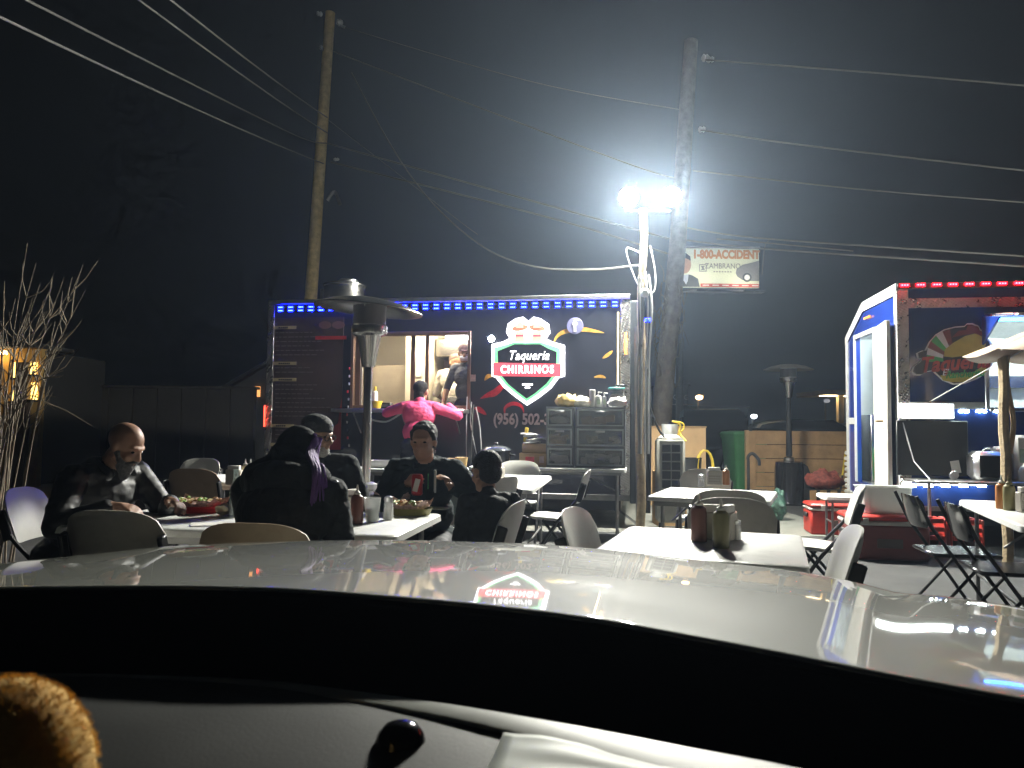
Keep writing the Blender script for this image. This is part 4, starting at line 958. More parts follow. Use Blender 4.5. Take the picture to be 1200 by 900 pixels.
# plank barrier
x0 = at(877, 500, 13.0).x; x1 = at(992, 500, 13.0).x
fz = at(930, 505, 13.0).z
pb_ = empty('plank_barrier', ((x0 + x1) / 2, 13.0, 0), 0, 'barrier of wide pine planks behind the black patio heater', 'barrier')
w = x1 - x0 + .5; nb = 5; rr = random.Random(5)
for k in range(nb):
    z0 = k * fz / nb + .004; MB().box((.25 + rr.uniform(-.01, .01), rr.uniform(-.006, .006), z0 + fz / nb / 2), (w - .12, .03, fz / nb - .010), .003).build('plank', M_PINE, pb_)
for xx in (-w / 2 + .30, w / 2 - .1): MB().box((xx, -.035, fz / 2), (.12, .03, fz - .02), .004).build('batten', M_PINE, pb_)
MB().box((-w / 2 + .215, -.02, fz / 2), (.05, .09, fz + .01), .004).build('end_post', M_PLY, pb_)
# plywood sheet
xa, xb = at(757, 500, 12.0).x, at(827, 500, 12.0).x
pw_ = empty('plywood_sheet', ((xa + xb) / 2, 12.0, 0), 0, 'upright plywood sheet behind the air conditioner', 'plywood')
hz_ = at(800, 501, 12.0).z
MB().box((0, 0, hz_ / 2), (xb - xa, .02, hz_), .003).build('sheet', M_PLY, pw_); MB().box((0, 0, hz_ + .012), (xb - xa + .02, .05, .022), .004).build('top_rail', M_PINE, pw_)
for s_ in (-1, 1): MB().box((s_ * (xb - xa) / 2.3, .06, hz_ / 2), (.06, .08, hz_ - .02), .004).build('stud', M_PINE, pw_)
# green wheelie bin
bx = at(872, 540, 13.5).x; b_ = empty('wheeled_bin', (bx, 13.5, 0), R(6), 'green wheeled rubbish bin beside the plank barrier', 'bin')
hb = at(866, 508, 13.2).z
q = MB(); vs = []
for z, wx, wy in ((.06, .22, .24), (.1, .235, .26), (hb - .1, .30, .33), (hb - .06, .315, .345), (hb - .03, .315, .345)):
    for a, b in rrect(wx * 2, wy * 2, .06, 3): vs.append((a, b, z))
nr = 16; q.add(vs, [(i * nr + k, i * nr + (k + 1) % nr, (i + 1) * nr + (k + 1) % nr, (i + 1) * nr + k) for i in range(4) for k in range(nr)] + [list(range(nr))[::-1]]); q.build('bin_body', M_GREENBIN, b_)
q = MB(); vs = []
for z, k_ in ((hb - .028, 1.04), (hb, 1.04), (hb + .03, .96), (hb + .045, .6)):
    for a, b in rrect(.63 * k_, .69 * k_, .07 * k_, 3): vs.append((a, b, z))
q.add(vs, [(i * nr + k, i * nr + (k + 1) % nr, (i + 1) * nr + (k + 1) % nr, (i + 1) * nr + k) for i in range(3) for k in range(nr)] + [[3 * nr + k for k in range(nr)], list(range(nr))[::-1]]); q.build('lid', M_GREENBIN, b_)
for s_ in (-1, 1): MB().lathe([(.03, -.03), (.11, -.03), (.12, 0), (.11, .03), (.03, .03)], 20, axis=(1, 0, 0)).build('wheel', M_RUBBER, b_, (s_ * .25, .26, .12))
MB().tube([(-.24, .38, hb - .05), (.24, .38, hb - .05)], .015).build('handle', M_GREENBIN, b_)
# air conditioner
ay = 9.0; ax0, ax1 = at(770, 540, ay).x, at(803, 540, ay).x; az = at(786, 514, ay).z; aw = ax1 - ax0
ac = empty('air_conditioner', ((ax0 + ax1) / 2, ay, 0), R(-6), 'beige portable air conditioner with dark grille squares beside the trailer end', 'air conditioner')
M_BEIGE = mat('beige_case', (.24, .24, .21), .5, dirt=.2)
MB().box((0, .15, az / 2 + .05), (aw, .30, az - .1), .03).build('case', M_BEIGE, ac); MB().box((0, .15, az - .005), (aw - .04, .26, .03), .01).build('top_cover', M_BEIGE, ac)
for r_ in range(6):
    for c_ in range(2):
        MB().box((-.055 + c_ * .11, -.002, az - .11 - r_ * .105), (.098, .012, .088), .003).build('grille_opening', M_BLACK, ac)
        for k in range(3): MB().box((-.055 + c_ * .11, -.010, az - .137 - r_ * .105 + k * .027), (.09, .004, .004)).build('grille_bar', M_BLACKM, ac)
for s_ in (-1, 1): MB().lathe([(.01, -.02), (.04, -.02), (.04, .02), (.01, .02)], 14, axis=(1, 0, 0)).build('caster', M_RUBBER, ac, (s_ * .11, .15, .045))
# gas cylinder behind, on a low stand
gx = at(785, 505, 9.6).x; gz0 = at(785, 514, 9.6).z - .40
gc = empty('gas_cylinder', (gx, 9.62, gz0), 0, 'white gas cylinder standing behind the air conditioner', 'gas cylinder')
MB().lathe([(.10, 0), (.13, .02), (.15, .08), (.15, .34), (.13, .42), (.07, .47), (.03, .48)], 26).build('tank', M_ALUPAINT, gc)
MB().lathe([(.095, .46), (.10, .58), (.095, .58), (.09, .46)], 22, cap=False).build('guard_ring', M_ALUPAINT, gc); MB().tube([(0, 0, .47), (0, 0, .56)], .02).build('valve', mat('brass', (.5, .3, .1), .3, 1.0), gc)
st = empty('crate_stand', (gx, 9.65, 0), 0, 'plain wooden stand under the gas cylinder', 'stand'); MB().box((0, 0, gz0 / 2 - .002), (.36, .36, gz0 - .004), .01).build('stand_box', M_PLY, st)
q = MB().tube(bez([at(760, 470, 9.05), at(765, 487, 9.05), at(772, 503, 9.1), at(779, 513, 9.3)], 8), .014, 8).build('gas_hose', M_RUBBER); tag(q, 'black rubber gas hose dropping to the gas cylinder', 'hose')
q = MB().tube(bez([at(795, 510, 9.5), at(797, 498, 9.5), at(788, 494, 9.5), at(800, 496, 9.5), at(801, 503, 9.5), at(797, 508, 9.5), at(804, 517, 9.4)], 8), .010, 8).build('yellow_strap', M_YELLOW); tag(q, 'yellow strap hanging over the gas cylinder', 'strap')
# yellow hose coil on plywood
q = MB(); P = []
for k in range(70): a = k * .42; P.append((.12 * math.cos(a), -.03 - .0008 * k, .25 * math.sin(a)))
q.tube(P, .016, 6)
cl = at(825, 547, 11.6); tag(q.build('hose_coil', M_YELLOW, None, cl), 'coiled yellow hose hanging on the plywood sheet', 'hose')
bt = at(807, 545, 11.7); t = empty('black_bucket', (bt.x, 11.65, 0), 0, 'black bucket on the ground between conditioner and yellow hose', 'bucket'); MB().lathe([(.14, 0), (.145, .01), (.18, .75), (.19, .76), (.17, .74), (.13, .02)], 22, cap=False).build('bucket', M_BLACK, t)
# low dark work top with green bag, in front of bin
wx0, wx1 = at(855, 570, 10.5).x, at(905, 570, 10.5).x; wz_ = at(880, 575, 10.5).z
t = empty('low_cart', ((wx0 + wx1) / 2, 10.5, 0), 0, 'low black cart with an upright post in front of the green bin', 'cart')
MB().box((0, 0, wz_ - .02), (wx1 - wx0, .5, .04), .01).build('deck', M_BLACK, t)
for sx in (-1, 1):
    for sy in (-1, 1): MB().lathe([(.02, -.02), (.05, -.02), (.05, .02), (.02, .02)], 14, axis=(1, 0, 0)).build('wheel', M_RUBBER, t, (sx * (wx1 - wx0) / 2.4, sy * .2, .052)); MB().tube([(sx * (wx1 - wx0) / 2.4, sy * .2, .06), (sx * (wx1 - wx0) / 2.4, sy * .2, wz_ - .04)], .015).build('upright', M_BLACKM, t)
hx = at(877, 550, 10.5).x - (wx0 + wx1) / 2; hz2 = at(877, 535, 10.5).z
MB().tube(bez([(hx, 0, wz_), (hx, 0, hz2 - .1), (hx, 0, hz2), (hx + .06, 0, hz2 + .04), (hx + .14, 0, hz2 - .04), (hx + .15, 0, hz2 - .12)], 6), .022, 8).build('handle', M_BLACKM, t)
bgp = at(906, 575, 10.4); t = empty('carrier_bag', (bgp.x, 10.2, 0), 0, 'green and blue printed bag next to the heater housing', 'bag'); q = MB(); q.ell((0, 0, .20), (.10, .10, .21), 20, 14)
for i, v in enumerate(q.v): q.v[i] = (v[0] * (1 + .6 * mnoise.noise(Vector(v) * 12)) + .02 * mnoise.noise(Vector(v) * 40), v[1] * (1 + .5 * mnoise.noise(Vector(v) * 14)), max(0, v[2] * (1 + .15 * mnoise.noise(Vector(v) * 20))))
q.build('bag', mat('printed_bag', (.05, .11, .08), .5, var=.9, vscale=14, bump=.5, bscale=25), t)
# red sack on dark stand
rp = at(967, 572, 12.0); t = empty('red_sack', (rp.x, 12.0, .28), 0, 'red meshed sack lying beside the heater housing', 'sack'); q = MB(); q.ell((0, 0, .13), (.30, .18, .13), 24, 14)
for i, v in enumerate(q.v): q.v[i] = (v[0] * (1 + .15 * mnoise.noise(Vector(v) * 7)), v[1], max(0, v[2] * (1 + .5 * mnoise.noise(Vector(v) * 9)) + .03 * mnoise.noise(Vector(v) * 25)))
q.build('sack', mat('red_mesh_sack', (.22, .05, .035), .7, var=.5, vscale=22, bump=.5), t)
t = empty('low_crate', (rp.x, 12.0, 0), 0, 'dark crate under the red sack', 'crate')
for k in range(4): MB().box((-.24 + .16 * k, -.13, .135), (.10, .02, .27), .004).build('slat', M_PINE, t)
MB().box((0, .02, .14), (.56, .26, .27), .006).build('crate_body', M_BLACK, t)
# yellow handled broom leaning on the barrier
t = empty('broom', (at(984, 580, 12.6).x, 12.6, 0), 0, 'yellow and black handled broom leaning beside the blue trailer', 'broom')
b0 = Vector((0, 0, .12)); b1 = at(991, 528, 12.9) - Vector((at(984, 580, 12.6).x, 12.6, 0)); mid = b0.lerp(b1, .45)
MB().tube([b0, mid], .016, 8).build('grip', M_BLACK, t); MB().tube([mid, b1], .016, 8).build('handle', M_YELLOW, t); MB().box((0, 0, .06), (.28, .06, .11), .01).build('brush_head', M_BLACK, t)
t = empty('egg_tray_pile', (at(993, 560, 10.9).x - .02, 10.6, 0), 0, 'pale tray pile at the rear corner of the blue trailer', 'trays')
for k in range(12): MB().box((random.uniform(-.006, .006), 0, .06 + k * .075), (.22, .22, .055), .015).build('tray', M_PLAST_OLD, t)
# coolers
def cooler(x, y, w, d, h, rz, mt_lid, label, dark=False):
    t = empty('cool_box', (x, y, 0), R(rz), label, 'cool box', 'red cool boxes')
    MB().box((0, 0, h * .39), (w, d, h * .76), .02).build('tub', mat('shaded_red_tub', (.16, .03, .026), .45, dirt=.3) if dark else M_RED, t)  # dark variant puts the shadow side into the tub colour
    MB().box((0, 0, h * .81), (w + .012, d + .012, h * .09), .012).build('white_band', M_PLAST_OLD, t)
    MB().box((0, 0, h * .93), (w + .02, d + .02, h * .13), .02).build('lid', mt_lid, t)
    for s_ in (-1, 1): MB().box((s_ * (w / 2 + .015), 0, h * .6), (.03, d * .4, .05), .01).build('handle', M_BLACK, t)
    MB().box((0, -d / 2 - .004, h * .38), (w * .32, .006, h * .2), .002).build('badge', mat('worn_badge', (.10, .07, .06), .6), t)
    for s_ in (-.3, .3): MB().box((s_ * w, -d / 2 - .010, h * .86), (.05, .012, .06), .004).build('latch', M_PLAST_OLD, t)
cooler(3.53, 7.35, .70, .42, .42, -9, M_RED, 'large red cool box with shaded tub carrying a milky plastic bin', True)
cp = onz(966, 622, 0.0); cooler(cp.x + .06, 9.0, .68, .40, .36, -9, M_RED, 'smaller red cool box behind the white chair')
bn = empty('plastic_bin', (3.54, 7.36, .4215), R(-9), 'milky plastic bin standing on the large cool box', 'bin')
q = MB(); vs = []
for z, k_ in ((0, .86), (.01, .88), (.24, 1.0), (.245, 1.05), (.25, 1.05), (.245, .97), (.015, .84)):
    for a, b in rrect(.44 * k_, .34 * k_, .05, 3): vs.append((a, b, z))
q.add(vs, [(i * nr + k, i * nr + (k + 1) % nr, (i + 1) * nr + (k + 1) % nr, (i + 1) * nr + k) for i in range(6) for k in range(nr)] + [list(range(nr))[::-1]]); q.build('bin_wall', M_CLEARBIN, bn)
MB().box((0, 0, .04), (.34, .25, .05), .01).build('contents', mat('brown_goods', (.24, .15, .10), .7), bn)
# red crates under the shelf
for k, (x, y, lb) in enumerate(((4.03, 7.55, 'red plastic crate next to the large cool box'), (4.36, 7.50, 'red plastic crate with a pale label under the serving shelf'))):
    t = empty('red_crate', (x, y, 0), R(-9), lb, 'crate', 'red plastic crates')
    for a, b in (((-.15, -.15, 0), (-.13, .15, .36)), ((.13, -.15, 0), (.15, .15, .36)), ((-.129, .13, 0), (.129, .15, .36)), ((-.129, -.15, 0), (.129, -.13, .1))): MB().span(a, b, .006).build('side', M_RED, t)
    for z in (.16, .24, .32): MB().span((-.129, -.15, z), (.129, -.135, z + .045), .005).build('slat', M_RED, t)
    MB().span((-.128, -.128, .002), (.128, .128, .02)).build('base_panel', M_RED, t)
    if k: MB().box((.0, -.156, .26), (.12, .004, .10)).build('pale_label', M_PAPER, t)
    MB().span((-.10, -.10, .021), (.10, .10, .28), .02).build('contents', M_BLACK, t)
# countertop oven and things on the blue trailer's shelf
Rz2 = Matrix.Rotation(ang2, 3, 'Z')
def on2(px, dy, z=None):
    v = A2 + Rz2 @ Vector((u2(px, 545), dy, 0)); v.z = szc if z is None else z; return v
p = on2(1147, -.22, szc + .001); ov = empty('toaster_oven', p, ang2, 'small black oven with chrome top on the serving shelf', 'oven')
MB().box((0, 0, .15), (.34, .26, .29), .05).build('body', M_ALU, ov); MB().box((0, -.135, .145), (.27, .012, .22), .02).build('door', M_BLACKG, ov); MB().tube([(-.06, -.02, .295), (-.03, -.02, .32), (.03, -.02, .32), (.06, -.02, .295)], .008).build('handle', M_ALU, ov); MB().box((.09, -.144, .09), (.02, .006, .02), .003).build('knob', emissive('red_pilot', (1, .1, .1), 1.5, False), ov)
p = on2(1107, -.24, szc + .05); tag(MB().lathe([(.0, -.006), (.045, -.006), (.048, 0), (.045, .006), (.0, .006)], 24, p, (0, 1, .2)).build('metal_disc', M_ALU), 'round metal timer disc on the serving shelf', 'timer')
for (px, z_, s_, lb) in ((1168, .0, (.16, .14, .34), 'white paper towel carton on the serving shelf'), (1192, .0, (.20, .18, .46), 'tall white food bag on the serving shelf')):
    p = on2(px, -.10, szc + .002); t = empty('white_package', p, ang2, lb, 'package'); MB().box((0, 0, s_[2] / 2), s_, .03).build('packet', M_PAPER, t); MB().box((0, -s_[1] / 2 - .002, s_[2] * .55), (s_[0] * .6, .004, s_[2] * .3)).build('pale_label', mat('pale_green_label', (.40, .52, .40), .5), t)
p = on2(1186, -.30, szc + .001); t = empty('gallon_jug', p, 0, 'squat milky jug on the serving shelf', 'jug'); MB().lathe([(.07, 0), (.075, .01), (.075, .10), (.05, .15), (.03, .16), (.03, .18)], 20).build('jug', M_PLAST, t); MB().tube([(.05, -.0, .14), (.085, 0, .11), (.075, 0, .06)], .009).build('handle', M_PLAST, t)
# bottles on black-chair table
tz = .7205
for (px, py, mt_, lb, cm) in ((1174, 596, M_OR, 'orange sauce bottle on the sauce table by black chairs', M_PLAST), (1183, 598, M_GRSAUCE, 'olive sauce bottle on the sauce table by black chairs', M_GRSAUCE)):
    p = onz(px, py, tz); bottle('sauce_bottle', p.x, p.y, tz, .034, .21, mt_, lb, group='squeeze bottles', capm=cm)
p = onz(1196, 600, tz); napkin_box(p.x + .04, p.y, tz, R(10), 'napkin holder on the sauce table by black chairs')
p = onz(1192, 596, tz); t = empty('blue_tub', (p.x + .10, p.y + .12, tz), 0, 'dark blue tub behind the olive sauce bottle', 'tub'); MB().lathe([(.07, 0), (.09, .09), (.095, .092), (.08, .085), (.06, .01)], 22, cap=False).build('tub_wall', M_BLUEPAINT, t); MB().lathe([(.06, .01), (.07, .06)], 16).build('contents', M_BLACK, t)
# market umbrella
ux, uy = at(1284, 420, 6.3).x, 6.3
um = empty('market_umbrella', (ux, uy, 0), R(12), 'beige market umbrella shading the serving shelf', 'umbrella')
zr = at(1140, 411, 6.3).z; za = zr + .42; Rr = .92
M_CANV = mat('beige_canvas', (.40, .31, .24), .85, var=.12, bump=.2, bscale=120)
for k in range(8):
    a0, a1 = 2 * PI * k / 8, 2 * PI * (k + 1) / 8; q = MB(); vs = []; n_ = 6
    for i in range(n_ + 1):
        t_ = i / n_
        for j in range(5):
            a = a0 + (a1 - a0) * j / 4; rr_ = Rr * t_ * (1 - .05 * math.sin(PI * j / 4) * t_) + .03
            vs.append((rr_ * math.cos(a), rr_ * math.sin(a), za - (za - zr) * (t_ ** .9) - .035 * math.sin(PI * j / 4) * t_))
    q.add(vs, [(i * 5 + j, (i + 1) * 5 + j, (i + 1) * 5 + j + 1, i * 5 + j + 1) for i in range(n_) for j in range(4)])
    o = q.build('canopy_panel', M_CANV, um); sm = o.modifiers.new('thick', 'SOLIDIFY'); sm.thickness = .004
    MB().tube([(0, 0, za - .5), (.5 * Rr * math.cos(a0), .5 * Rr * math.sin(a0), zr + .16)], .008, 6).build('strut', M_ALU, um)
    MB().tube([(0, 0, za - .03), (Rr * math.cos(a0), Rr * math.sin(a0), zr - .012)], .008, 6).build('rib', M_ALU, um)
MB().tube([(0, 0, 0), (0, 0, za + .06)], .022, 12).build('pole', M_ALU, um); MB().lathe([(.25, 0), (.25, .04), (.06, .08), (.03, .25)], 24).build('base_weight', M_GREYM, um)
# wooden post by the hatch
px_ = at(1177, 500, 7.1); t = empty('wooden_prop', (px_.x, 7.1, 0), 0, 'rough wooden prop post by the serving hatch', 'post')
zp = at(1177, 405, 7.1).z
MB().tube([(.01 * math.sin(k * 1.7), 0, zp * k / 10) for k in range(11)], .045, 8).build('post', M_WOODPOLE, t)
MB().tube(bez([(.06, 0, zp), (.03, 0, zp * .85), (.085, 0, zp * .65), (.03, -.02, zp * .5)], 5), .022, 8).build('lashed_stick', M_PINE, t)

# ================================================================== UTILITY POLES AND WIRES
def pole(pts, rb, rt, label, mt_):
    P = [Vector(p) for p in pts]; t = empty('utility_pole', (P[0].x, P[0].y, 0), 0, label, 'utility pole', 'utility poles')
    L_ = [p - Vector((P[0].x, P[0].y, 0)) for p in bez(P, 10)]; n_ = len(L_)
    MB().tube(L_, [rb + (rt - rb) * i / (n_ - 1) for i in range(n_)], 16).build('pole_shaft', mt_, t); return t, L_
PY = 18.5
b0 = at(350, 552, PY); b0.z = -.2
pt = at(387, 15, PY); t, L_ = pole([b0, b0.lerp(pt, .5), pt], .17, .12, 'straight tall utility pole behind the black trailer', M_POLELIT)
def ins(parent, p, d, s_=1.0):
    p = Vector(p); MB().lathe([(.02, 0), (.05 * s_, .03), (.05 * s_, .06), (.03 * s_, .08), (.05 * s_, .10), (.03 * s_, .14)], 14, p, d).build('insulator', M_ALUPAINT, parent)
base = Vector((b0.x, b0.y, 0))
ins(t, at(395, 27, PY) - base, (1, -.2, .1), 1.6); ins(t, at(378, 17, PY) - base, (-1, -.2, .1), 1.2); ins(t, at(381, 57, PY) - base, (-1, -.3, .2), 1.2); ins(t, at(391, 187, PY) - base, (1, -.2, 0), .8)
MB().tube([at(395, 27, PY) - base, at(404, 32, PY) - base], .03, 8).build('clamp', M_ALU, t)
q = MB(); q.tube(bez([at(384, 235, PY) - base, at(392, 225, PY) - base, at(399, 240, PY) - base], 6), .045, 8); q.build('guy_bracket', M_GREYM, t)
MB().box(at(381, 60, PY) - base, (.08, .2, .1), .01).build('strap_plate', M_GREYM, t)
RY = 14.5
rb0 = at(771, 560, RY); rb0.z = -.2
t2, _ = pole([rb0, at(777, 470, RY), at(793, 300, RY), at(803, 150, RY), at(810, 48, RY)], .20, .13, 'leaning tall utility pole behind the floodlight post', M_POLEDIM)
base2 = Vector((rb0.x, rb0.y, 0))
ins(t2, at(822, 68, RY) - base2, (1, -.1, 0), 1.4); ins(t2, at(818, 152, RY) - base2, (1, -.2, 0), 1.2); ins(t2, at(828, 70, RY) - base2, (1, -.1, 0), 1.2)
G_W = 'overhead power lines'
def wire(pts, r, label, sag=0.0):
    P = [at(x, y, Y) for x, y, Y in pts]
    if len(P) == 2:
        n_ = 24; Q = [P[0].lerp(P[1], i / n_) + Vector((0, 0, -sag * 4 * (i / n_) * (1 - i / n_))) for i in range(n_ + 1)]
    else: Q = bez(P, 10)
    o = MB().tube(Q, r, 6).build('power_line', M_WIRE); return tag(o, label, 'power line', G_W)
LW = 'grey cable rising from the straight pole towards the dark end of the lot'
wire([(-60, -9, 6.0), (380, 192, PY)], .013, 'thick cable reaching the straight pole lowest, below the joined pair', .06)
wire([(-40, -36, 6.5), (345, 158, 16.8), (384, 168, PY)], .014, 'thick cable with a spliced loop just before the straight pole')
wire([(120, -32, 7.5), (384, 156, PY)], .012, 'thin cable meeting the straight pole just above the spliced one', .05)
wire([(160, -32, 7.5), (384, 138, PY)], .012, 'thin cable meeting the straight pole highest of its four neighbours', .05)
LM = 'grey cable strung between the two utility poles'
wire([(384, 168, PY), (640, 240, 16.0), (793, 282, RY)], .020, 'thick upper cable of the lit pair strung between both utility poles')
wire([(388, 190, PY), (640, 254, 16.0), (792, 300, RY)], .020, 'thick lower cable of the lit pair strung between both utility poles')
wire([(390, 60, PY), (720, 186, 15.5), (803, 210, RY)], .012, 'thin cable from the second insulator of the straight pole to the leaning pole')
wire([(404, 32, PY), (620, 95, 16.5), (806, 130, RY)], .007, 'faint hair thin cable from the topmost insulator of the straight pole')
wire([(384, 140, PY), (520, 245, 14.0), (560, 275, 12.5)], .006, 'faint short cable sloping down from the straight pole, ending in mid air')
wire([(412, 85, 17.5), (455, 165, 15.5), (500, 230, 13.5), (560, 285, 11.5), (620, 311, 10.3), (690, 316, 9.5), (750, 311, 9.0)], .013, 'slack service cable sagging from the straight pole to the floodlight post')
LR = 'grey cable running from the leaning pole over the blue trailer'
wire([(825, 70, RY), (1010, 84, 12.0), (1210, 101, 10.0)], .013, 'topmost cable running from the leaning pole over the blue trailer')
wire([(818, 152, RY), (910, 166, 13.2), (1050, 183, 11.5), (1210, 201, 10.0)], .014, 'second highest cable running from the leaning pole over the blue trailer')
wire([(812, 200, RY), (1000, 221, 12.0), (1210, 238, 10.0)], .011, 'lone middle cable running from the leaning pole over the blue trailer')
wire([(800, 266, RY), (890, 279, 13.2), (1210, 301, 10.0)], .015, 'upper of the two low cables passing above the billboard')
wire([(800, 281, RY), (890, 291, 13.2), (1210, 313, 10.0)], .016, 'lowest cable, crossing in front of the billboard edge')
wire([(840, 280, 13.8), (880, 283, 13.2), (1000, 294, 12.0)], .011, 'short joined cable between the two low cables by the billboard')
wire([(905, 279, 13.0), (897, 287, 13.0), (894, 310, 13.0), (893, 322, 13.0)], .007, 'short loose cable end dangling from the lines by the billboard')
# vines on leaning pole
vn = empty('dead_vine', (rb0.x, RY, 0), 0, 'dry leafless vine tangled round the leaning utility pole', 'vine')
rr = random.Random(11)
for k in range(34):
    s_ = -1 if k % 5 < 3 else 1; y0 = rr.uniform(330, 440); x0 = 793 - (y0 - 300) * .09 + s_ * 6
    P = [at(x0, y0, RY - .15)]; x, y = x0, y0
    for j in range(5): x += s_ * rr.uniform(-1, 5); y += rr.uniform(-16, 14); P.append(at(x, y, RY - .15 + rr.uniform(-.3, .3)))
    P = [p - Vector((rb0.x, RY, 0)) for p in bez(P, 4)]
    MB().tube(P, [.010 * (1 - .8 * i / len(P)) for i in range(len(P))], 4).build('tendril', M_TWIG, vn)
# ================================================================== BILLBOARD
BY = 62.0
c0 = at(842, 314, BY); bw = at(886.5, 311, BY).x - at(791, 311, BY).x; bh = at(840, 291, BY).z - at(840, 337, BY).z
bb = empty('billboard', (c0.x, BY, c0.z), 0, 'lit roadside billboard advertising 1-800-ACCIDENT beyond the leaning pole', 'billboard')
M_BB = mat('billboard_face', (.62, .66, .50), .7, var=.03); M_BBO = mat('billboard_orange', (.50, .20, .03), .7); M_BBG = mat('billboard_grey', (.16, .16, .17), .7); M_BBR = mat('billboard_red', (.50, .06, .04), .7)
k_ = bw / 95.0
pan = MB().box((0, .12, 0), (bw, .2, bh), .03).build('panel', M_BB, bb)
MB().box((0, .12, bh / 2 + .1), (bw + .2, .3, .16), .03).build('frame_top', M_GREYM, bb)
MB().box((0, -.1, -bh / 2 - .35), (bw + .6, .9, .12), .02).build('catwalk', M_BLACKM, bb)
text_obj('lettering', '1-800-ACCIDENT', 13.5 * k_, M_BBO, pan, (9 * k_, -.01, 15.5 * k_), extrude=.01, offset=.05, sx=.76)
text_obj('lettering', 'ZAMBRANO', 9 * k_, M_BBG, pan, (5 * k_, -.01, 2 * k_), extrude=.01, sx=.84)
q = MB()
for k in range(7): q.box(((-5 + k * 3.2) * k_, -.01, -4.5 * k_), (1.8 * k_, .02, 1.2 * k_))
q.build('faint_print', M_BBG, pan)
lg = MB(); 
for a, b, c, d in ((-22.5, -4.5, -14, -3.7), (-22.5, 3.2, -14, 4), (-22.5, -3.7, -21.7, 3.2), (-14.8, -3.7, -14, 3.2)): lg.span((a * k_, -.03, b * k_), (c * k_, -.001, d * k_))
lg.build('logo_square', M_BBG, pan); MB().prism([(-20.5, 2), (-16, 2), (-17.5, 0.2), (-16, -2.6), (-20.5, -2.6), (-19, -.6)], -.03, -.001, lambda a, b, d: (a * k_, d, b * k_)).build('logo_mark', M_BBG, pan)
MB().prism([(-21, -18.5), (47, -18.5), (47, -22.5), (-21, -22.5)], -.02, -.001, lambda a, b, d: (a * k_, d, b * k_)).build('red_band', M_BBR, pan)
q = MB()
for k in range(6): q.box(((-15 + k * 11.5) * k_, -.03, -20.5 * k_), (7.5 * k_, .02, 1.1 * k_))
q.build('small_print', M_WHITE, pan)
MB().prism([(-47, -22.5), (-22, -22.5), (-24, -13), (-31, -9), (-35, -8), (-42, -9), (-47, -11)], -.03, -.001, lambda a, b, d: (a * k_, d, b * k_)).build('suit_print', M_BLACK, pan)
MB().prism([(-42, -9), (-35, -8), (-36, -16), (-38, -20), (-41, -15)], -.04, -.031, lambda a, b, d: (a * k_, d, b * k_)).build('shirt_print', mat('pale_blue_print', (.4, .45, .55), .7), pan)
MB().prism([(-39 + 7 * math.cos(R(a)), 4 + 11 * math.sin(R(a))) for a in range(0, 360, 20)], -.04, -.001, lambda a, b, d: (a * k_, d, b * k_)).build('head_print', mat('tan_print', (.40, .24, .16), .7), pan)
MB().prism([(-46, 8), (-44, 15), (-38, 17), (-33, 13), (-32.5, 8), (-38, 11)], -.05, -.041, lambda a, b, d: (a * k_, d, b * k_)).build('hair_print', M_BLACK, pan)
MB().prism([(20, -6), (21, -1), (28, 4), (37, 6), (47, 9), (47, -15), (36, -15), (28, -14), (22, -10)], -.03, -.001, lambda a, b, d: (a * k_, d, b * k_)).build('car_print', M_BBG, pan)
MB().lathe([(1.5 * k_, 0), (5.2 * k_, 0), (5.2 * k_, .02)], 24, (33 * k_, -.05, -11 * k_), (0, 1, 0)).build('tyre_print', M_BLACK, pan)
MB().lathe([(.5 * k_, 0), (3.2 * k_, 0), (3.2 * k_, .02)], 24, (33 * k_, -.08, -11 * k_), (0, 1, 0)).build('rim_print', M_WHITE, pan)
MB().lathe([(.3, -c0.z), (.3, -bh / 2 - .3)], 16, (-.46 * bw, .6, 0)).build('support_post', M_BLACK, bb)
MB().box((0, .6, -bh / 2 - .2), (bw, .2, .3)).build('support_beam', M_BLACK, bb)
for s_ in (-.28, .28):
    lf = MB().box((s_ * bw, -2.2, -bh / 2 - .6), (.9, .3, .2), .04).build('billboard_lamp', M_BLACKM, bb)
    MB().tube([(s_ * bw, -.4, -bh / 2 - .4), (s_ * bw, -2.2, -bh / 2 - .6)], .04).build('lamp_arm', M_BLACKM, bb)
    ld = bpy.data.lights.new('billboard_lamp_beam', 'SPOT'); ld.energy = 420; ld.spot_size = R(120); ld.spot_blend = .8; ld.color = (1, .95, .78); ld.shadow_soft_size = .3
    lo = bpy.data.objects.new('billboard_lamp_beam', ld); COL.objects.link(lo); lo.parent = lf; lo.location = (s_ * bw, -2.2, -bh / 2 - .4)
    lo.rotation_euler = Vector((0, -2.1, -bh / 2 - .45)).to_track_quat('Z', 'Y').to_euler()
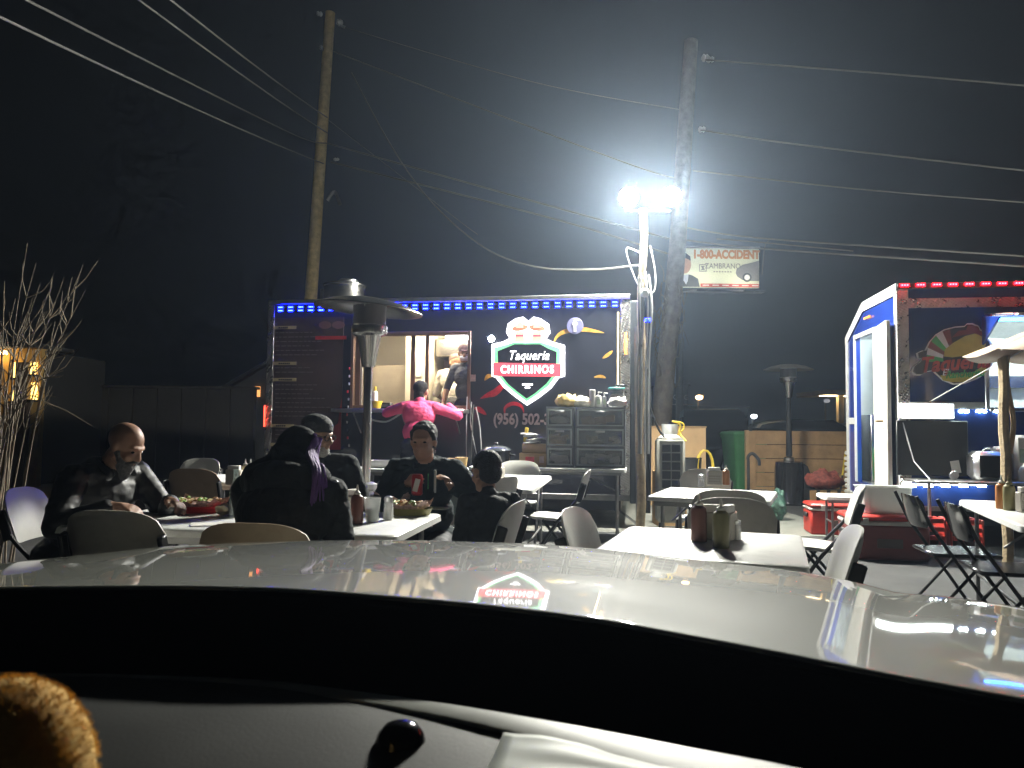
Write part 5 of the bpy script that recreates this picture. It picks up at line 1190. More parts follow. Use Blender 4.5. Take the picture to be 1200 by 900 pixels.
# ================================================================== FAR BACKGROUND
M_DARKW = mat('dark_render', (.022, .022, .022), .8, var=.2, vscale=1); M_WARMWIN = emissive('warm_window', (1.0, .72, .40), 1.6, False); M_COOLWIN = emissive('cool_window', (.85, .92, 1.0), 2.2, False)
def block(name, x0, x1, y, d, h, mt_, label):
    t = empty(name, ((x0 + x1) / 2, y, 0), 0, label, 'building'); MB().box((0, d / 2, h / 2), (x1 - x0, d, h)).build('wall', mt_, t); MB().box((0, d / 2, h + .1), (x1 - x0 + .4, d + .4, .2)).build('roof', mt_, t); return t
FY = 85.0
sx0, sx1 = at(760, 480, FY).x, at(876, 480, FY).x
t = block('shop_building', sx0, sx1, FY, 8, at(800, 478, FY).z, M_DARKW, 'low dark shop with lit windows far across the road')
for (pa_, pb2, py0, py1, m_) in ((814, 816.5, 480, 485, M_COOLWIN), (819, 833, 482, 486, M_WARMWIN), (835, 841, 482.5, 485.5, M_WARMWIN), (841.5, 846, 482, 485.5, M_COOLWIN)):
    a = at(pa_, py0, FY); b = at(pb2, py1, FY); w_ = MB().span((a.x - (sx0 + sx1) / 2, -.1, b.z), (b.x - (sx0 + sx1) / 2, -.02, a.z)).build('shop_window', m_, t)
    MB().span((a.x - (sx0 + sx1) / 2 - .1, -.16, b.z - .12), (b.x - (sx0 + sx1) / 2 + .1, -.11, b.z)).build('sill', M_GREYM, w_)
KY = 70.0
k0, k1 = at(778, 470, KY).x, at(806, 470, KY).x
t = block('tall_building', k0, k1, KY, 6, at(790, 452, KY).z, mat('blue_grey_wall', (.035, .045, .06), .8), 'dark tall building with a faint sign behind the leaning pole')
zk = at(799, 466, KY).z; text_obj('lettering', 'KING', 8.5 * KY / 900, mat('dull_sign', (.30, .32, .36), .6), t, (at(797, 466, KY).x - (k0 + k1) / 2, -.05, zk), extrude=.03)
MB().box((0, -.3, at(790, 474, KY).z), (k1 - k0 + .6, .6, .08)).build('canopy', M_GREYM, t)
# distant canopy of filling station
CY = 46.0
a = at(962, 461, CY); t = empty('filling_station_canopy', (a.x, CY, 0), 0, 'lit yellowish filling station canopy beside the blue trailer', 'canopy')
MB().box((3.3, 1.5, a.z + .05), (6.6, 5, .28), .03).build('canopy_slab', mat('canopy_paint', (.55, .42, .22), .6), t)
for xx in (1.35, 4.6):
    MB().box((xx, .5, a.z / 2 - .05), (.34, .34, a.z - .12), .03).build('column', mat('canopy_paint', (.55, .42, .22), .6), t)
for xx in (.7, 2.2, 3.8): MB().box((xx, .6, a.z - .11), (.8, .8, .03)).build('canopy_light', emissive('canopy_lamp', (1.0, .78, .45), 9), t)
# street lamps
def street_lamp(px, py, Y, col, s_, label):
    p = at(px, py, Y); t = empty('street_lamp', (p.x, Y, 0), 0, label, 'street lamp', 'distant street lamps')
    MB().tube([(0, 0, 0), (0, 0, p.z + .1), (.3, -.3, p.z + .15)], .06, 8).build('mast', M_GREYM, t); MB().ell((.0, -.3, p.z), (.22, .22, .14), 14, 8).build('lamp_head', emissive('street_lamp_%d' % px, col, s_, False), t)
street_lamp(818, 466, 48, (1.0, .55, .22), 16, 'distant orange street lamp by the leaning pole'); street_lamp(882, 488, 60, (.9, .95, 1.0), 26, 'distant white yard lamp above the plank barrier'); street_lamp(967, 470, 55, (.6, .6, .65), .3, 'unlit thin lamp mast beside the station canopy')
# parked vehicles
def vehicle(px, Y, rz, L, H, prof, mt_, label, name='parked_car'):
    x = at(px, 490, Y).x; t = empty(name, (x, Y, 0), R(rz), label, 'car', 'cars parked beyond the barrier')
    Wd = 1.75; q = MB(); n_ = len(prof); vs = []
    for s_ in (-1, -.9, .9, 1):
        k2 = .985 if abs(s_) == 1 else 1.0
        for a, b in prof: ins_ = .16 * max(0, (b / H - .55)) / .45; vs.append((a * L * k2, s_ * Wd / 2 * (1 - ins_), .22 + (b - .22) * k2))
    fs = [(i * n_ + k, i * n_ + (k + 1) % n_, (i + 1) * n_ + (k + 1) % n_, (i + 1) * n_ + k) for i in range(3) for k in range(n_)] + [list(range(n_))[::-1], [3 * n_ + k for k in range(n_)]]
    q.add(vs, fs); q.build('body', mt_, t)
    for s_ in (-1, 1):
        for xx in (-.31, .31):
            w = MB().lathe([(.08, -.1), (.30, -.1), (.32, -.06), (.32, .06), (.30, .1), (.08, .1)], 22, axis=(0, 1, 0)).build('wheel', M_RUBBER, t, (xx * L, s_ * (Wd / 2 - .06), .32)); MB().lathe([(.02, -.11), (.19, -.105), (.19, .105), (.02, .11)], 16, axis=(0, 1, 0)).build('rim', M_ALU, w)
        MB().box((-.02 * L, s_ * (Wd / 2 * .90), H * .78), (L * .40, .05, H * .17), .02).build('side_window', M_BLACKG, t)
        MB().box((-.496 * L, s_ * .62, H * .46), (.04, .3, .12), .015).build('headlight', M_ALU, t); MB().box((.49 * L, s_ * .68, H * .5), (.04, .2, .16), .015).build('tail_light', M_RED, t)
    return t
SED = [(-.5, .28), (-.5, .62), (-.46, .74), (-.22, .86), (-.10, 1.32), (.0, 1.42), (.2, 1.42), (.36, 1.05), (.48, .98), (.5, .7), (.5, .28)]
SUV = [(-.5, .3), (-.5, .8), (-.45, .98), (-.24, 1.06), (-.14, 1.60), (-.05, 1.72), (.42, 1.70), (.48, 1.1), (.5, .9), (.5, .3)]
M_DKCAR = mat('dark_car_paint', (.015, .016, .018), .25, coat=.6); M_TANCAR = mat('tan_car_paint', (.30, .27, .21), .3, coat=.6)
vehicle(995, 24.0, 12, 4.6, 1.42, SED, M_TANCAR, 'tan car parked under the station canopy next to the blue trailer'); vehicle(915, 17.5, 4, 4.5, 1.42, SED, M_DKCAR, 'dark sedan right behind the plank barrier'); vehicle(834, 20.5, 80, 4.7, 1.72, SUV, M_DKCAR, 'dark tall car in the gap behind the green bin')
# left side: house, wall, gable
HY = 14.0
t = empty('lit_house', (at(8, 470, HY).x, HY, 0), R(0), 'house front glowing amber behind the bare shrub', 'house')
hx0, hx1 = at(-60, 440, HY).x - at(8, 470, HY).x, at(40, 440, HY).x - at(8, 470, HY).x; hzz = at(20, 407, HY).z
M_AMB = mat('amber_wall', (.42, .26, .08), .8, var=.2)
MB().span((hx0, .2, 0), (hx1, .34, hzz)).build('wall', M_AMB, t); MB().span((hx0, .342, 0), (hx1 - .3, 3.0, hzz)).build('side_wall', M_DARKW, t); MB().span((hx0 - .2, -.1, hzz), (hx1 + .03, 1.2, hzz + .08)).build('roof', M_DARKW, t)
for (pa_, pb2, y0, y1) in ((10, 14, 424, 442), (31, 36, 424, 438), (8, 13, 452, 470), (32, 36, 448, 468)):
    a = at(pa_, y0, HY); b = at(pb2, y1, HY); o_ = t.location
    w_ = MB().span((a.x - o_.x, .12, b.z), (b.x - o_.x, .19, a.z)).build('window', emissive('amber_window', (1.0, .62, .14), 3.2, False), t); MB().span((a.x - o_.x - .03, .06, b.z - .04), (b.x - o_.x + .03, .195, b.z - .001)).build('sill', M_DARKW, w_)
MB().span((at(15, 450, HY).x - t.location.x, .05, .0), (at(30, 450, HY).x - t.location.x, .18, at(20, 424, HY).z)).build('door', mat('dark_brown_door', (.05, .03, .02), .6), t)
pl_ = MB().box(((hx0 + hx1) / 2, -.0, hzz - .10), (.5, .1, .06), .01).build('porch_lamp', emissive('porch_lamp', (1.0, .66, .25), 14), t)
WY = 17.0
xw0, xw1 = at(45, 460, WY).x, at(300, 460, WY).x; zw = at(150, 455, WY).z
t = empty('block_wall', ((xw0 + xw1) / 2, WY, 0), 0, 'long low rendered wall in the dark behind the diners', 'wall'); nbk = 9; wbk = (xw1 - xw0) / nbk
for k in range(nbk): MB().box((xw0 - (xw0 + xw1) / 2 + (k + .5) * wbk, 0, zw / 2), (wbk - .012, .18, zw), .006).build('panel', mat('wall_render', (.032, .029, .024), .9, var=.15, vscale=1.5, dirt=.4), t)
MB().box((0, 0, zw + .03), (xw1 - xw0 + .1, .26, .06), .01).build('coping', mat('wall_render', (.032, .029, .024), .9), t)
GY_ = 20.0
t = empty('gabled_shed', (at(320, 460, GY_).x, GY_, 0), 0, 'dark gabled shed behind the end of the black trailer', 'shed'); zg = at(320, 425, GY_).z; ze = at(262, 459, GY_).z; hw = at(320, 460, GY_).x - at(262, 460, GY_).x
MB().prism([(-hw, 0), (hw, 0), (hw, ze), (0, zg), (-hw, ze)], 0, 3, lambda a, b, d: (a, d, b)).build('wall', mat('shed_grey', (.05, .05, .05), .85), t, smooth=False)
for s_ in (-1, 1): MB().prism([(s_ * (hw + .2), ze - .1), (0, zg + .02), (0, zg + .12), (s_ * (hw + .2), ze)], -.2, 3.2, lambda a, b, d: (a, d, b)).build('roof', M_DARKW, t, smooth=False)
a = at(300, 453, GY_); b = at(305, 465, GY_); MB().span((a.x - t.location.x, -.08, b.z), (b.x - t.location.x, -.005, a.z)).build('window', emissive('orange_window', (1.0, .40, .12), .9, False), t)
# bare shrub
sb = empty('bare_shrub', (at(-10, 560, 5.0).x, 5.0, 0), 0, 'leafless shrub with many upright twigs beside the amber house', 'shrub'); rr = random.Random(21); so = Vector((sb.location.x, 5.0, 0))
tips = [(32, 285), (42, 308), (47, 332), (95, 316), (75, 325), (100, 340), (60, 335), (78, 392), (72, 408), (30, 380), (5, 330), (-12, 310), (65, 480), (52, 365), (18, 350), (88, 362), (40, 420), (-30, 300), (-5, 380), (70, 442)]
for k, (tx_, ty_) in enumerate(tips):
    bx_ = rr.uniform(-22, 14); Yt = 5.0 + rr.uniform(-.35, .35)
    ctl = [at(bx_, 588, 5.0), at(bx_ * .6 + tx_ * .28 + rr.uniform(-8, 8), 520, 5.0 + (Yt - 5) * .4), at(bx_ * .25 + tx_ * .6 + rr.uniform(-6, 6), 430 + (ty_ - 380) * .35, 5.0 + (Yt - 5) * .8), at(tx_, ty_, Yt)]
    ctl[0].z = 0.0
    P = bez(ctl, 8); n_ = len(P); q = MB(); q.tube([p - so for p in P], [.008 * (1 - .82 * i / n_) for i in range(n_)], 5)
    for j in range(7):
        i = rr.randint(8, n_ - 4); d = (P[i + 2] - P[i]).normalized(); s_ = Vector((rr.uniform(-1, 1), rr.uniform(-.6, .6), rr.uniform(-.2, .7))).normalized(); l_ = rr.uniform(.08, .30)
        e1 = P[i] + (d * .6 + s_ * .7) * l_ * .5; e2 = e1 + (d * .9 + s_ * .35) * l_ * .5; q.tube([p - so for p in (P[i], e1, e2)], [.0042, .003, .0012], 4)
    q.build('branch', M_TWIG, sb)
# ================================================================== PEOPLE
import numpy as np
def remesh_union(mb, voxel, smooth_it, name):
    me = bpy.data.meshes.new('tmp'); me.from_pydata(mb.v, [], mb.f); me.update()
    bm = bmesh.new(); bm.from_mesh(me); bmesh.ops.recalc_face_normals(bm, faces=bm.faces); bm.to_mesh(me); bm.free()
    o = bpy.data.objects.new('tmp', me); COL.objects.link(o)
    r = o.modifiers.new('r', 'REMESH'); r.mode = 'VOXEL'; r.voxel_size = voxel; r.use_smooth_shade = True
    s = o.modifiers.new('s', 'SMOOTH'); s.iterations = smooth_it; s.factor = .5
    dg = bpy.context.evaluated_depsgraph_get(); out = bpy.data.meshes.new_from_object(o.evaluated_get(dg)); out.name = name
    bpy.data.objects.remove(o); bpy.data.meshes.remove(me)
    out.polygons.foreach_set('use_smooth', [True] * len(out.polygons)); return out
class Fig:
    def __init__(s): s.pr = []
    def cone(s, a, b, ra, rb, tg): s.pr.append(('c', Vector(a), Vector(b), ra, rb, tg))
    def ell(s, c, r, tg, M3=None): s.pr.append(('e', Vector(c), Vector(r), M3 or Matrix.Identity(3), 0, tg))
    def mesh(s, tags, mats, voxel, it, name):
        mb = MB()
        for p in s.pr:
            if p[0] == 'c':
                _, a, b, ra, rb, tg = p
                d = b - a; L = max(d.length, 1e-5); ax = d / L; n_ = 14; prof = []
                for k in range(6): th = PI / 2 * k / 5; prof.append((max(ra * math.sin(th), 1e-4), -ra * math.cos(th)))
                for k in range(6): th = PI / 2 * k / 5; prof.append((max(rb * math.cos(th), 1e-4), L + rb * math.sin(th)))
                mb.lathe(prof, n_, a, ax)
            else:
                _, c, r, M3, _, tg = p; t = MB().ell((0, 0, 0), r, 18, 12)
                mb.add([M3 @ Vector(v) + c for v in t.v], t.f)
        me = remesh_union(mb, voxel, it, name)
        nf = len(me.polygons); ce = np.empty(nf * 3); me.polygons.foreach_get('center', ce); ce = ce.reshape(-1, 3)
        best = np.full(nf, 1e9); idx = np.zeros(nf, int)
        for p in s.pr:
            if p[0] == 'c':
                a = np.array(p[1]); d = np.array(p[2]) - a; L2 = max((d @ d), 1e-9); t = np.clip((ce - a) @ d / L2, 0, 1)
                dist = np.linalg.norm(ce - (a + t[:, None] * d), axis=1) - (p[3] + (p[4] - p[3]) * t)
            else:
                q = (ce - np.array(p[1])) @ np.array(p[3]); r = np.array(p[2]); dist = (np.linalg.norm(q / r, axis=1) - 1) * r.min()
            w = dist < best; best[w] = dist[w]; idx[w] = tags.index(p[5])
        for m_ in mats: me.materials.append(m_)
        me.polygons.foreach_set('material_index', idx.tolist())
        if 'top' in tags:
            nv = len(me.vertices); co = np.empty(nv * 3); no = np.empty(nv * 3)
            me.vertices.foreach_get('co', co); me.vertices.foreach_get('normal', no); co = co.reshape(-1, 3); no = no.reshape(-1, 3)
            cl_ = set()
            for p in me.polygons:
                if p.material_index in (1, 2): cl_.update(p.vertices)
            d_ = np.zeros(nv)
            for i in cl_:
                x_, y_, z_ = co[i]; w = mnoise.noise((x_ * 9, y_ * 9, z_ * 17)); d_[i] = .014 * w * abs(w) + .004 * mnoise.noise((x_ * 24, y_ * 24, z_ * 40))
            me.vertices.foreach_set('co', (co + no * d_[:, None]).ravel()); me.update()
        return me
def ik(S, H, l1, l2, hint):
    S, H, hint = Vector(S), Vector(H), Vector(hint); d = H - S; D = min(d.length, (l1 + l2) * .995); ax = d.normalized(); H = S + ax * D
    a = (l1 * l1 - l2 * l2 + D * D) / (2 * D); h = math.sqrt(max(0, l1 * l1 - a * a)); n = (hint - ax * hint.dot(ax)).normalized()
    return S + ax * a + n * h, H
def hand(f, w, d, thumb, palm, curl=.6, k=1.0, tg='skin'):
    """w wrist, d pointing direction, thumb = side of thumb, palm = direction the fingers curl to"""
    w, d, thumb, palm = Vector(w), Vector(d).normalized(), Vector(thumb), Vector(palm)
    thumb = (thumb - d * thumb.dot(d)).normalized(); palm = (palm - d * palm.dot(d) - thumb * palm.dot(thumb)).normalized()
    f.cone(w, w + d * .045 * k, .024 * k, .026 * k, tg)
    for sx in (-.022, 0, .022): f.cone(w + d * .02 * k, w + d * .085 * k + thumb * sx * k, .016 * k, .014 * k, tg)
    for i, (off, l) in enumerate(((.031, .068), (.011, .078), (-.010, .072), (-.029, .056))):
        b = w + d * .088 * k + thumb * off * k; c1 = curl * .9; c2 = curl * 2.0
        m_ = b + (d * math.cos(c1) + palm * math.sin(c1)) * l * .52 * k; e = m_ + (d * math.cos(c2) + palm * math.sin(c2)) * l * .48 * k
        f.cone(b, m_, .0098 * k, .009 * k, tg); f.cone(m_, e, .009 * k, .0078 * k, tg)
    b = w + d * .03 * k + thumb * .024 * k; m_ = b + (d * .7 + thumb * .6 + palm * .25).normalized() * .04 * k; e = m_ + (d * .75 + palm * .6).normalized() * .032 * k
    f.cone(b, m_, .013 * k, .011 * k, tg); f.cone(m_, e, .0105 * k, .009 * k, tg)
def head(f, C, M3, k=1.0, ears=True):
    C = Vector(C)
    def P(x, y, z): return C + M3 @ Vector((x * k, y * k, z * k))
    def E(x, y, z, r, tg='skin'): f.ell(P(x, y, z), [q * k for q in r], tg, M3)
    E(0, -.012, .035, (.076, .096, .085)); E(0, .022, -.03, (.061, .070, .084)); E(0, .058, -.088, (.034, .030, .026))
    for s_ in (-1, 1):
        E(s_ * .034, .066, -.028, (.024, .022, .024)); f.cone(P(s_ * .012, .084, .024), P(s_ * .045, .072, .024), .013 * k, .011 * k, 'skin')
        if ears: E(s_ * .078, -.004, -.008, (.011, .022, .032))
        f.cone(P(s_ * .05, .01, -.06), P(s_ * .025, .055, -.09), .02 * k, .018 * k, 'skin')
    f.cone(P(0, .088, .014), P(0, .108, -.026), .010 * k, .0145 * k, 'skin')
    for s_ in (-1, 1): E(s_ * .012, .098, -.030, (.010, .010, .008))
    E(0, .088, -.054, (.024, .012, .007)); E(0, .086, -.067, (.021, .013, .009))
    return P
M_SKINW = mat('warm_skin', (.36, .20, .13), .5, var=.08, vscale=12); M_SKINB = mat('tan_skin', (.28, .155, .10), .5, var=.08, vscale=12)
M_HAIR = mat('black_hair', (.008, .007, .006), .65, var=.3, vscale=60, bump=.6, bscale=140, spec=.2)
M_JACKET = mat('black_leather', (.012, .013, .014), .55, var=.25, bump=.18, bscale=22); M_DARKCL = mat('dark_jacket', (.014, .018, .020), .85, var=.3, bump=.45, bscale=30, spec=.25)
M_TEALCL = mat('dark_teal_jacket', (.012, .024, .028), .85, var=.3, bump=.45, bscale=30, spec=.25); M_PINK = mat('pink_shirt', (.78, .07, .19), .75, var=.12, bump=.9, bscale=14)
M_JEAN = mat('dark_trousers', (.014, .015, .020), .8, var=.2); M_SHOE = mat('shoe', (.02, .02, .02), .6); M_PURPLE = mat('violet_cloth', (.13, .06, .24), .7, var=.3, bump=.5)
M_WSHIRT = mat('white_shirt', (.62, .58, .50), .8, var=.08, bump=.6, bscale=18); M_NAVY = mat('navy_shirt', (.035, .042, .065), .8, var=.15, bump=.6, bscale=18)
M_EYE = mat('dark_eye', (.02, .015, .012), .15, var=0); M_BEARD = mat('grey_beard', (.10, .10, .10), .8, var=.4, vscale=70, bump=1.0, bscale=160); M_WBEARD = mat('white_beard', (.42, .40, .38), .8, var=.3, vscale=70, bump=1.0, bscale=160)
M_CAP = mat('dark_cap', (.03, .032, .035), .8, var=.2, bump=.5, bscale=90); M_MASK = mat('white_mask', (.68, .68, .68), .7, var=.04)
TAGS = ['skin', 'top', 'legs', 'shoe']
def person(x, y, facing, label, group=None, seated=True, k=1.0, lean=12, side=0, yaw=0, pitch=0, hands=None, top=M_DARKCL, legs=M_JEAN, skin=M_SKINB, bulk=1.0, short=False, voxel=.0075, base_z=0.0, hands_on=True, head_fwd=.03, eyes=True, head_k=None):
    """facing: degrees from +Y counter-clockwise; hands: local targets (right,left) with directions"""
    root = empty('person', (x, y, base_z), R(facing), label, 'person', group); f = Fig()
    hip = Vector((0, 0, .49)) if seated else Vector((0, 0, .93 * k))
    if seated and k < .85: hip = Vector((0, 0, .48))
    la = R(lean); up = Vector((math.sin(R(side)), math.sin(la), math.cos(la))).normalized(); fw = Vector((0, math.cos(la), -math.sin(la)))
    waist = hip + up * .20 * k; chest = hip + up * .40 * k; nb_ = hip + up * .555 * k
    f.ell(hip + Vector((0, 0, .02 * k)), (.175 * k * bulk, .13 * k * bulk, .13 * k), 'top' if seated else 'legs')
    f.ell(waist, (.16 * k * bulk, .125 * k * bulk, .16 * k), 'top'); f.ell(chest, (.175 * k * bulk, .125 * k * bulk, .17 * k), 'top')
    f.cone(nb_ - up * .05 * k + Vector((-.13 * k, 0, 0)), nb_ - up * .05 * k + Vector((.13 * k, 0, 0)), .075 * k, .075 * k, 'top')
    f.cone(nb_ - up * .06 * k, nb_ + up * .01 * k, .095 * k, .07 * k, 'top')
    hm = Euler((R(pitch), 0, R(yaw)), 'XYZ').to_matrix()
    hm = Matrix.Rotation(R(yaw), 3, 'Z') @ Matrix.Rotation(R(-pitch), 3, 'X')
    HC = nb_ + up * .150 * k + fw * (head_fwd * k + .01)
    f.cone(nb_ - up * .02 * k, HC + hm @ Vector((0, -.02, -.07)) * k, .062 * k, .056 * k, 'skin')
    HK = head_k or k; HC = HC + up * (HK - k) * .1; P = head(f, HC, hm, HK)
    for s_ in (-1, 1):
        h = hip + Vector((s_ * .095 * k, .02, -.02 * k))
        if seated: kn = Vector((s_ * .13 * k, .44 * k, hip.z - .02)); an = Vector((s_ * .13 * k, .44 * k - .02, .10))
        else: kn = Vector((s_ * .10 * k, .03, .50 * k)); an = Vector((s_ * .10 * k, -.02, .09 * k))
        f.cone(h, kn, .095 * k * bulk, .065 * k, 'legs'); f.cone(kn, an, .062 * k, .042 * k, 'legs')
        f.cone(an + Vector((0, -.03, -.045)), an + Vector((0, .15 * k, -.055)), .042, .034, 'shoe')
        sh_ = nb_ - up * .055 * k + Vector((s_ * .175 * k * (bulk * .5 + .5), 0, 0))
        tgt = (hands or {}).get('R' if s_ > 0 else 'L', dict(p=(s_ * .16 * k, .34 * k, hip.z + .12), d=(-s_ * .4, 1, -.1), palm=(0, 0, -1), curl=.5))
        el, wr = ik(sh_, tgt['p'], .29 * k, .26 * k, tgt.get('hint', (s_ * .8, -.5, -.7)))
        f.cone(sh_, el, .062 * k * bulk, .050 * k * bulk, 'top')
        if short: f.cone(el, el.lerp(wr, .05), .046 * k, .044 * k, 'top'); f.cone(el, wr, .043 * k, .030 * k, 'skin')
        else: f.cone(el, el.lerp(wr, .88), .050 * k * bulk, .037 * k * bulk, 'top'); f.cone(el.lerp(wr, .85), wr, .028 * k, .026 * k, 'skin')
        if hands_on: hand(f, wr, tgt['d'], tgt.get('thumb', (-s_, 0, .3)), tgt['palm'], tgt['curl'], k)
    me = f.mesh(TAGS, [skin, top, legs, M_SHOE], voxel, 3, 'body'); b = bpy.data.objects.new('body', me); COL.objects.link(b); b.parent = root
    if eyes:
        for s_ in (-1, 1): MB().ell(P(s_ * .031, .0795, .004), (.013 * k, .006 * k, .0065 * k), 10, 6, hm.to_euler()).build('eye', M_EYE, root)
    root['_h'] = 0; del root['_h']
    return root, P, hm, HC, nb_, up
def blob(name, parts, mt_, parent, voxel=.008, it=3, bumpy=0.0, freq=30):
    f = Fig()
    for p in parts:
        if p[0] == 'c': f.cone(p[1], p[2], p[3], p[4], 'a')
        else: f.ell(p[1], p[2], 'a', p[3] if len(p) > 3 else None)
    me = f.mesh(['a'], [mt_], voxel, it, name)
    if bumpy:
        for v in me.vertices: v.co += v.normal * bumpy * mnoise.noise(v.co * freq)
    o = bpy.data.objects.new(name, me); COL.objects.link(o); o.parent = parent; return o
# --- bald bearded man
r_, P, hm, HC, nb_, up = person(-2.30, 4.08, -112, 'bald bearded man in black leather jacket leaning over a red basket', lean=27, yaw=10, pitch=28, top=M_JACKET, bulk=1.25, k=.97,
    hands=dict(R=dict(p=(.20, .50, .80), d=(-.5, .8, -.15), palm=(0, 0, -1), curl=.5), L=dict(p=(-.10, .55, .80), d=(.2, 1, -.1), palm=(0, 0, -1), curl=.6)))
blob('beard', [('e', P(0, .055, -.085), (.052, .045, .05), hm), ('c', P(-.058, .02, -.03), P(-.03, .06, -.085), .017, .024), ('c', P(.058, .02, -.03), P(.03, .06, -.085), .017, .024), ('e', P(0, .07, -.125), (.032, .028, .04), hm), ('c', P(-.025, .098, -.045), P(.025, .098, -.045), .009, .009)], M_BEARD, r_, .006, 2, .004, 70)
blob('collar', [('c', nb_ + Vector((-.09, -.02, .03)), nb_ + Vector((-.07, .09, -.03)), .024, .02), ('c', nb_ + Vector((.09, -.02, .03)), nb_ + Vector((.07, .09, -.03)), .024, .02), ('c', nb_ + Vector((-.09, -.02, .03)), nb_ + Vector((.09, -.02, .03)), .028, .028)], M_JACKET, r_, .008, 2)
# --- hooded person seen from behind
r_, P, hm, HC, nb_, up = person(-.98, 3.14, -12, 'person in dark hood with violet trim seen from behind beside the heater pole', lean=30, side=-5, yaw=-12, pitch=30, top=M_DARKCL, bulk=1.34, k=.95, hands=dict(R=dict(p=(.10, .48, .79), d=(-.5, 1, 0), palm=(0, 0, -1), curl=.6, hint=(.35, -.5, -1)), L=dict(p=(-.12, .48, .79), d=(.5, 1, 0), palm=(0, 0, -1), curl=.6, hint=(-.5, -.5, -1))), eyes=False)
blob('hood', [('e', P(0, -.035, .03), (.098, .105, .102), hm), ('e', P(0, -.06, -.04), (.10, .09, .09), hm), ('c', nb_ + Vector((-.13, -.05, .01)), P(-.04, -.05, -.08), .08, .08), ('c', nb_ + Vector((.13, -.05, .01)), P(.04, -.05, -.08), .08, .08), ('e', nb_ + Vector((0, -.10, .0)), (.17, .08, .10))], M_DARKCL, r_, .01, 3, .010, 16)
rs_ = random.Random(8)
for k in range(16):
    e_ = rs_.uniform(-1, 1); P0 = P(.075 + .02 * rs_.random(), -.03 + .03 * e_, .07 + .03 * rs_.random()); P1_ = P(.108, -.045 + .04 * e_, -.03 + .03 * rs_.random()); P2_ = nb_ + Vector((.165 + .03 * rs_.random(), -.10 + .05 * e_, .05 + .02 * rs_.random())); P3_ = nb_ + Vector((.20 + .03 * e_, -.13 + .04 * e_, -.05 - .10 * rs_.random()))
    L_ = bez([P0, P1_, P2_, P3_], 6); MB().tube(L_, [.012 * (1 - .75 * i / len(L_)) for i in range(len(L_))], 6).build('hair_strand', M_PURPLE, r_)
MB().ell(nb_ + Vector((.232, -.045, .0)), (.014, .014, .02), 12, 8).build('toggle', M_ALU, r_)
# --- man with knitted cap
r_, P, hm, HC, nb_, up = person(-1.17, 4.74, 186, 'man in knitted cap and glasses with white beard, behind the hooded person', lean=12, yaw=62, pitch=10, top=M_DARKCL, bulk=1.15, k=.95)
blob('knitted_cap', [('e', P(0, -.014, .062), (.084, .102, .068), hm), ('e', P(0, -.012, .045), (.085, .104, .035), hm)], M_CAP, r_, .006, 2)
blob('beard', [('e', P(0, .055, -.085), (.045, .042, .042), hm), ('c', P(-.058, .02, -.03), P(-.03, .06, -.085), .014, .02), ('c', P(.058, .02, -.03), P(.03, .06, -.085), .014, .02)], M_WBEARD, r_, .006, 2, .004, 70)
gl = MB()
for s_ in (-1, 1):
    ring = [P(s_ * .033 + .024 * math.cos(a * PI / 8), .100, .002 + .019 * math.sin(a * PI / 8)) for a in range(17)]; gl.tube(ring, .0028, 5)
    gl.tube([P(s_ * .057, .098, .006), P(s_ * .078, .0, .012)], .0026, 5)
gl.tube([P(-.009, .102, .004), P(.009, .102, .004)], .0028, 5); gl.build('spectacles', M_BLACKM, r_)
# --- woman with can
can_w = at(489, 568, 4.50); ph_w = at(517, 564, 4.52)
WX, WY2, WF = -.52, 4.82, 178
def w2l(p, x, y, fa): return Matrix.Rotation(R(-fa), 3, 'Z') @ (Vector(p) - Vector((x, y, 0)))
cl = w2l(can_w, WX, WY2, WF); pl = w2l(ph_w, WX, WY2, WF)
r_, P, hm, HC, nb_, up = person(WX, WY2, WF, 'woman in dark teal jacket holding a red can across the table', lean=15, yaw=-8, pitch=6, top=M_TEALCL, bulk=1.2, k=.92, skin=M_SKINW,
    hands=dict(R=dict(p=tuple(cl + Vector((.075, -.07, .0))), d=(-.5, .65, .1), palm=(-.8, -.1, 0), thumb=(0, .2, 1), curl=.75, hint=(.9, -.2, -.8)), L=dict(p=tuple(pl + Vector((-.05, -.08, -.04))), d=(.35, .6, .75), palm=(.7, -.3, -.2), thumb=(.2, .6, .6), curl=.6, hint=(-.9, -.2, -.8))))
blob('hair', [('e', P(0, -.026, .045), (.080, .090, .084), hm), ('e', P(0, -.055, -.015), (.070, .058, .075), hm), ('c', P(-.066, .03, .06), P(-.074, -.015, -.01), .016, .016), ('c', P(.066, .03, .06), P(.074, -.015, -.01), .016, .016), ('c', P(-.04, .050, .098), P(.04, .050, .098), .014, .014), ('e', P(0, -.115, .0), (.035, .035, .05), hm)], M_HAIR, r_, .007, 2, .003, 60)
MB().tube([P(-.08, .01, -.055), P(-.08, .012, -.075)], .006, 6).build('earring', M_ALU, r_)
blob('collar', [('c', nb_ + Vector((-.08, -.03, .015)), nb_ + Vector((-.04, .085, -.04)), .018, .014), ('c', nb_ + Vector((.08, -.03, .015)), nb_ + Vector((.04, .085, -.04)), .018, .014), ('c', nb_ + Vector((-.08, -.03, .015)), nb_ + Vector((.08, -.03, .015)), .02, .02)], M_TEALCL, r_, .008, 2)
t = empty('drink_can', can_w + Vector((0, -.01, -.06)), 0, 'red drink can in the hand of the woman in teal', 'can')
MB().lathe([(.026, 0), (.033, .008), (.033, .11), (.027, .122), (.026, .121)], 22).build('can_body', mat('red_can', (.45, .02, .025), .3, .4, var=.1), t); MB().lathe([(.0, .119), (.026, .120)], 18).build('can_lid', M_ALU, t); MB().box((0, -.034, .06), (.03, .004, .075), .001, (0, R(14), 0)).build('can_print', M_WHITE, t)
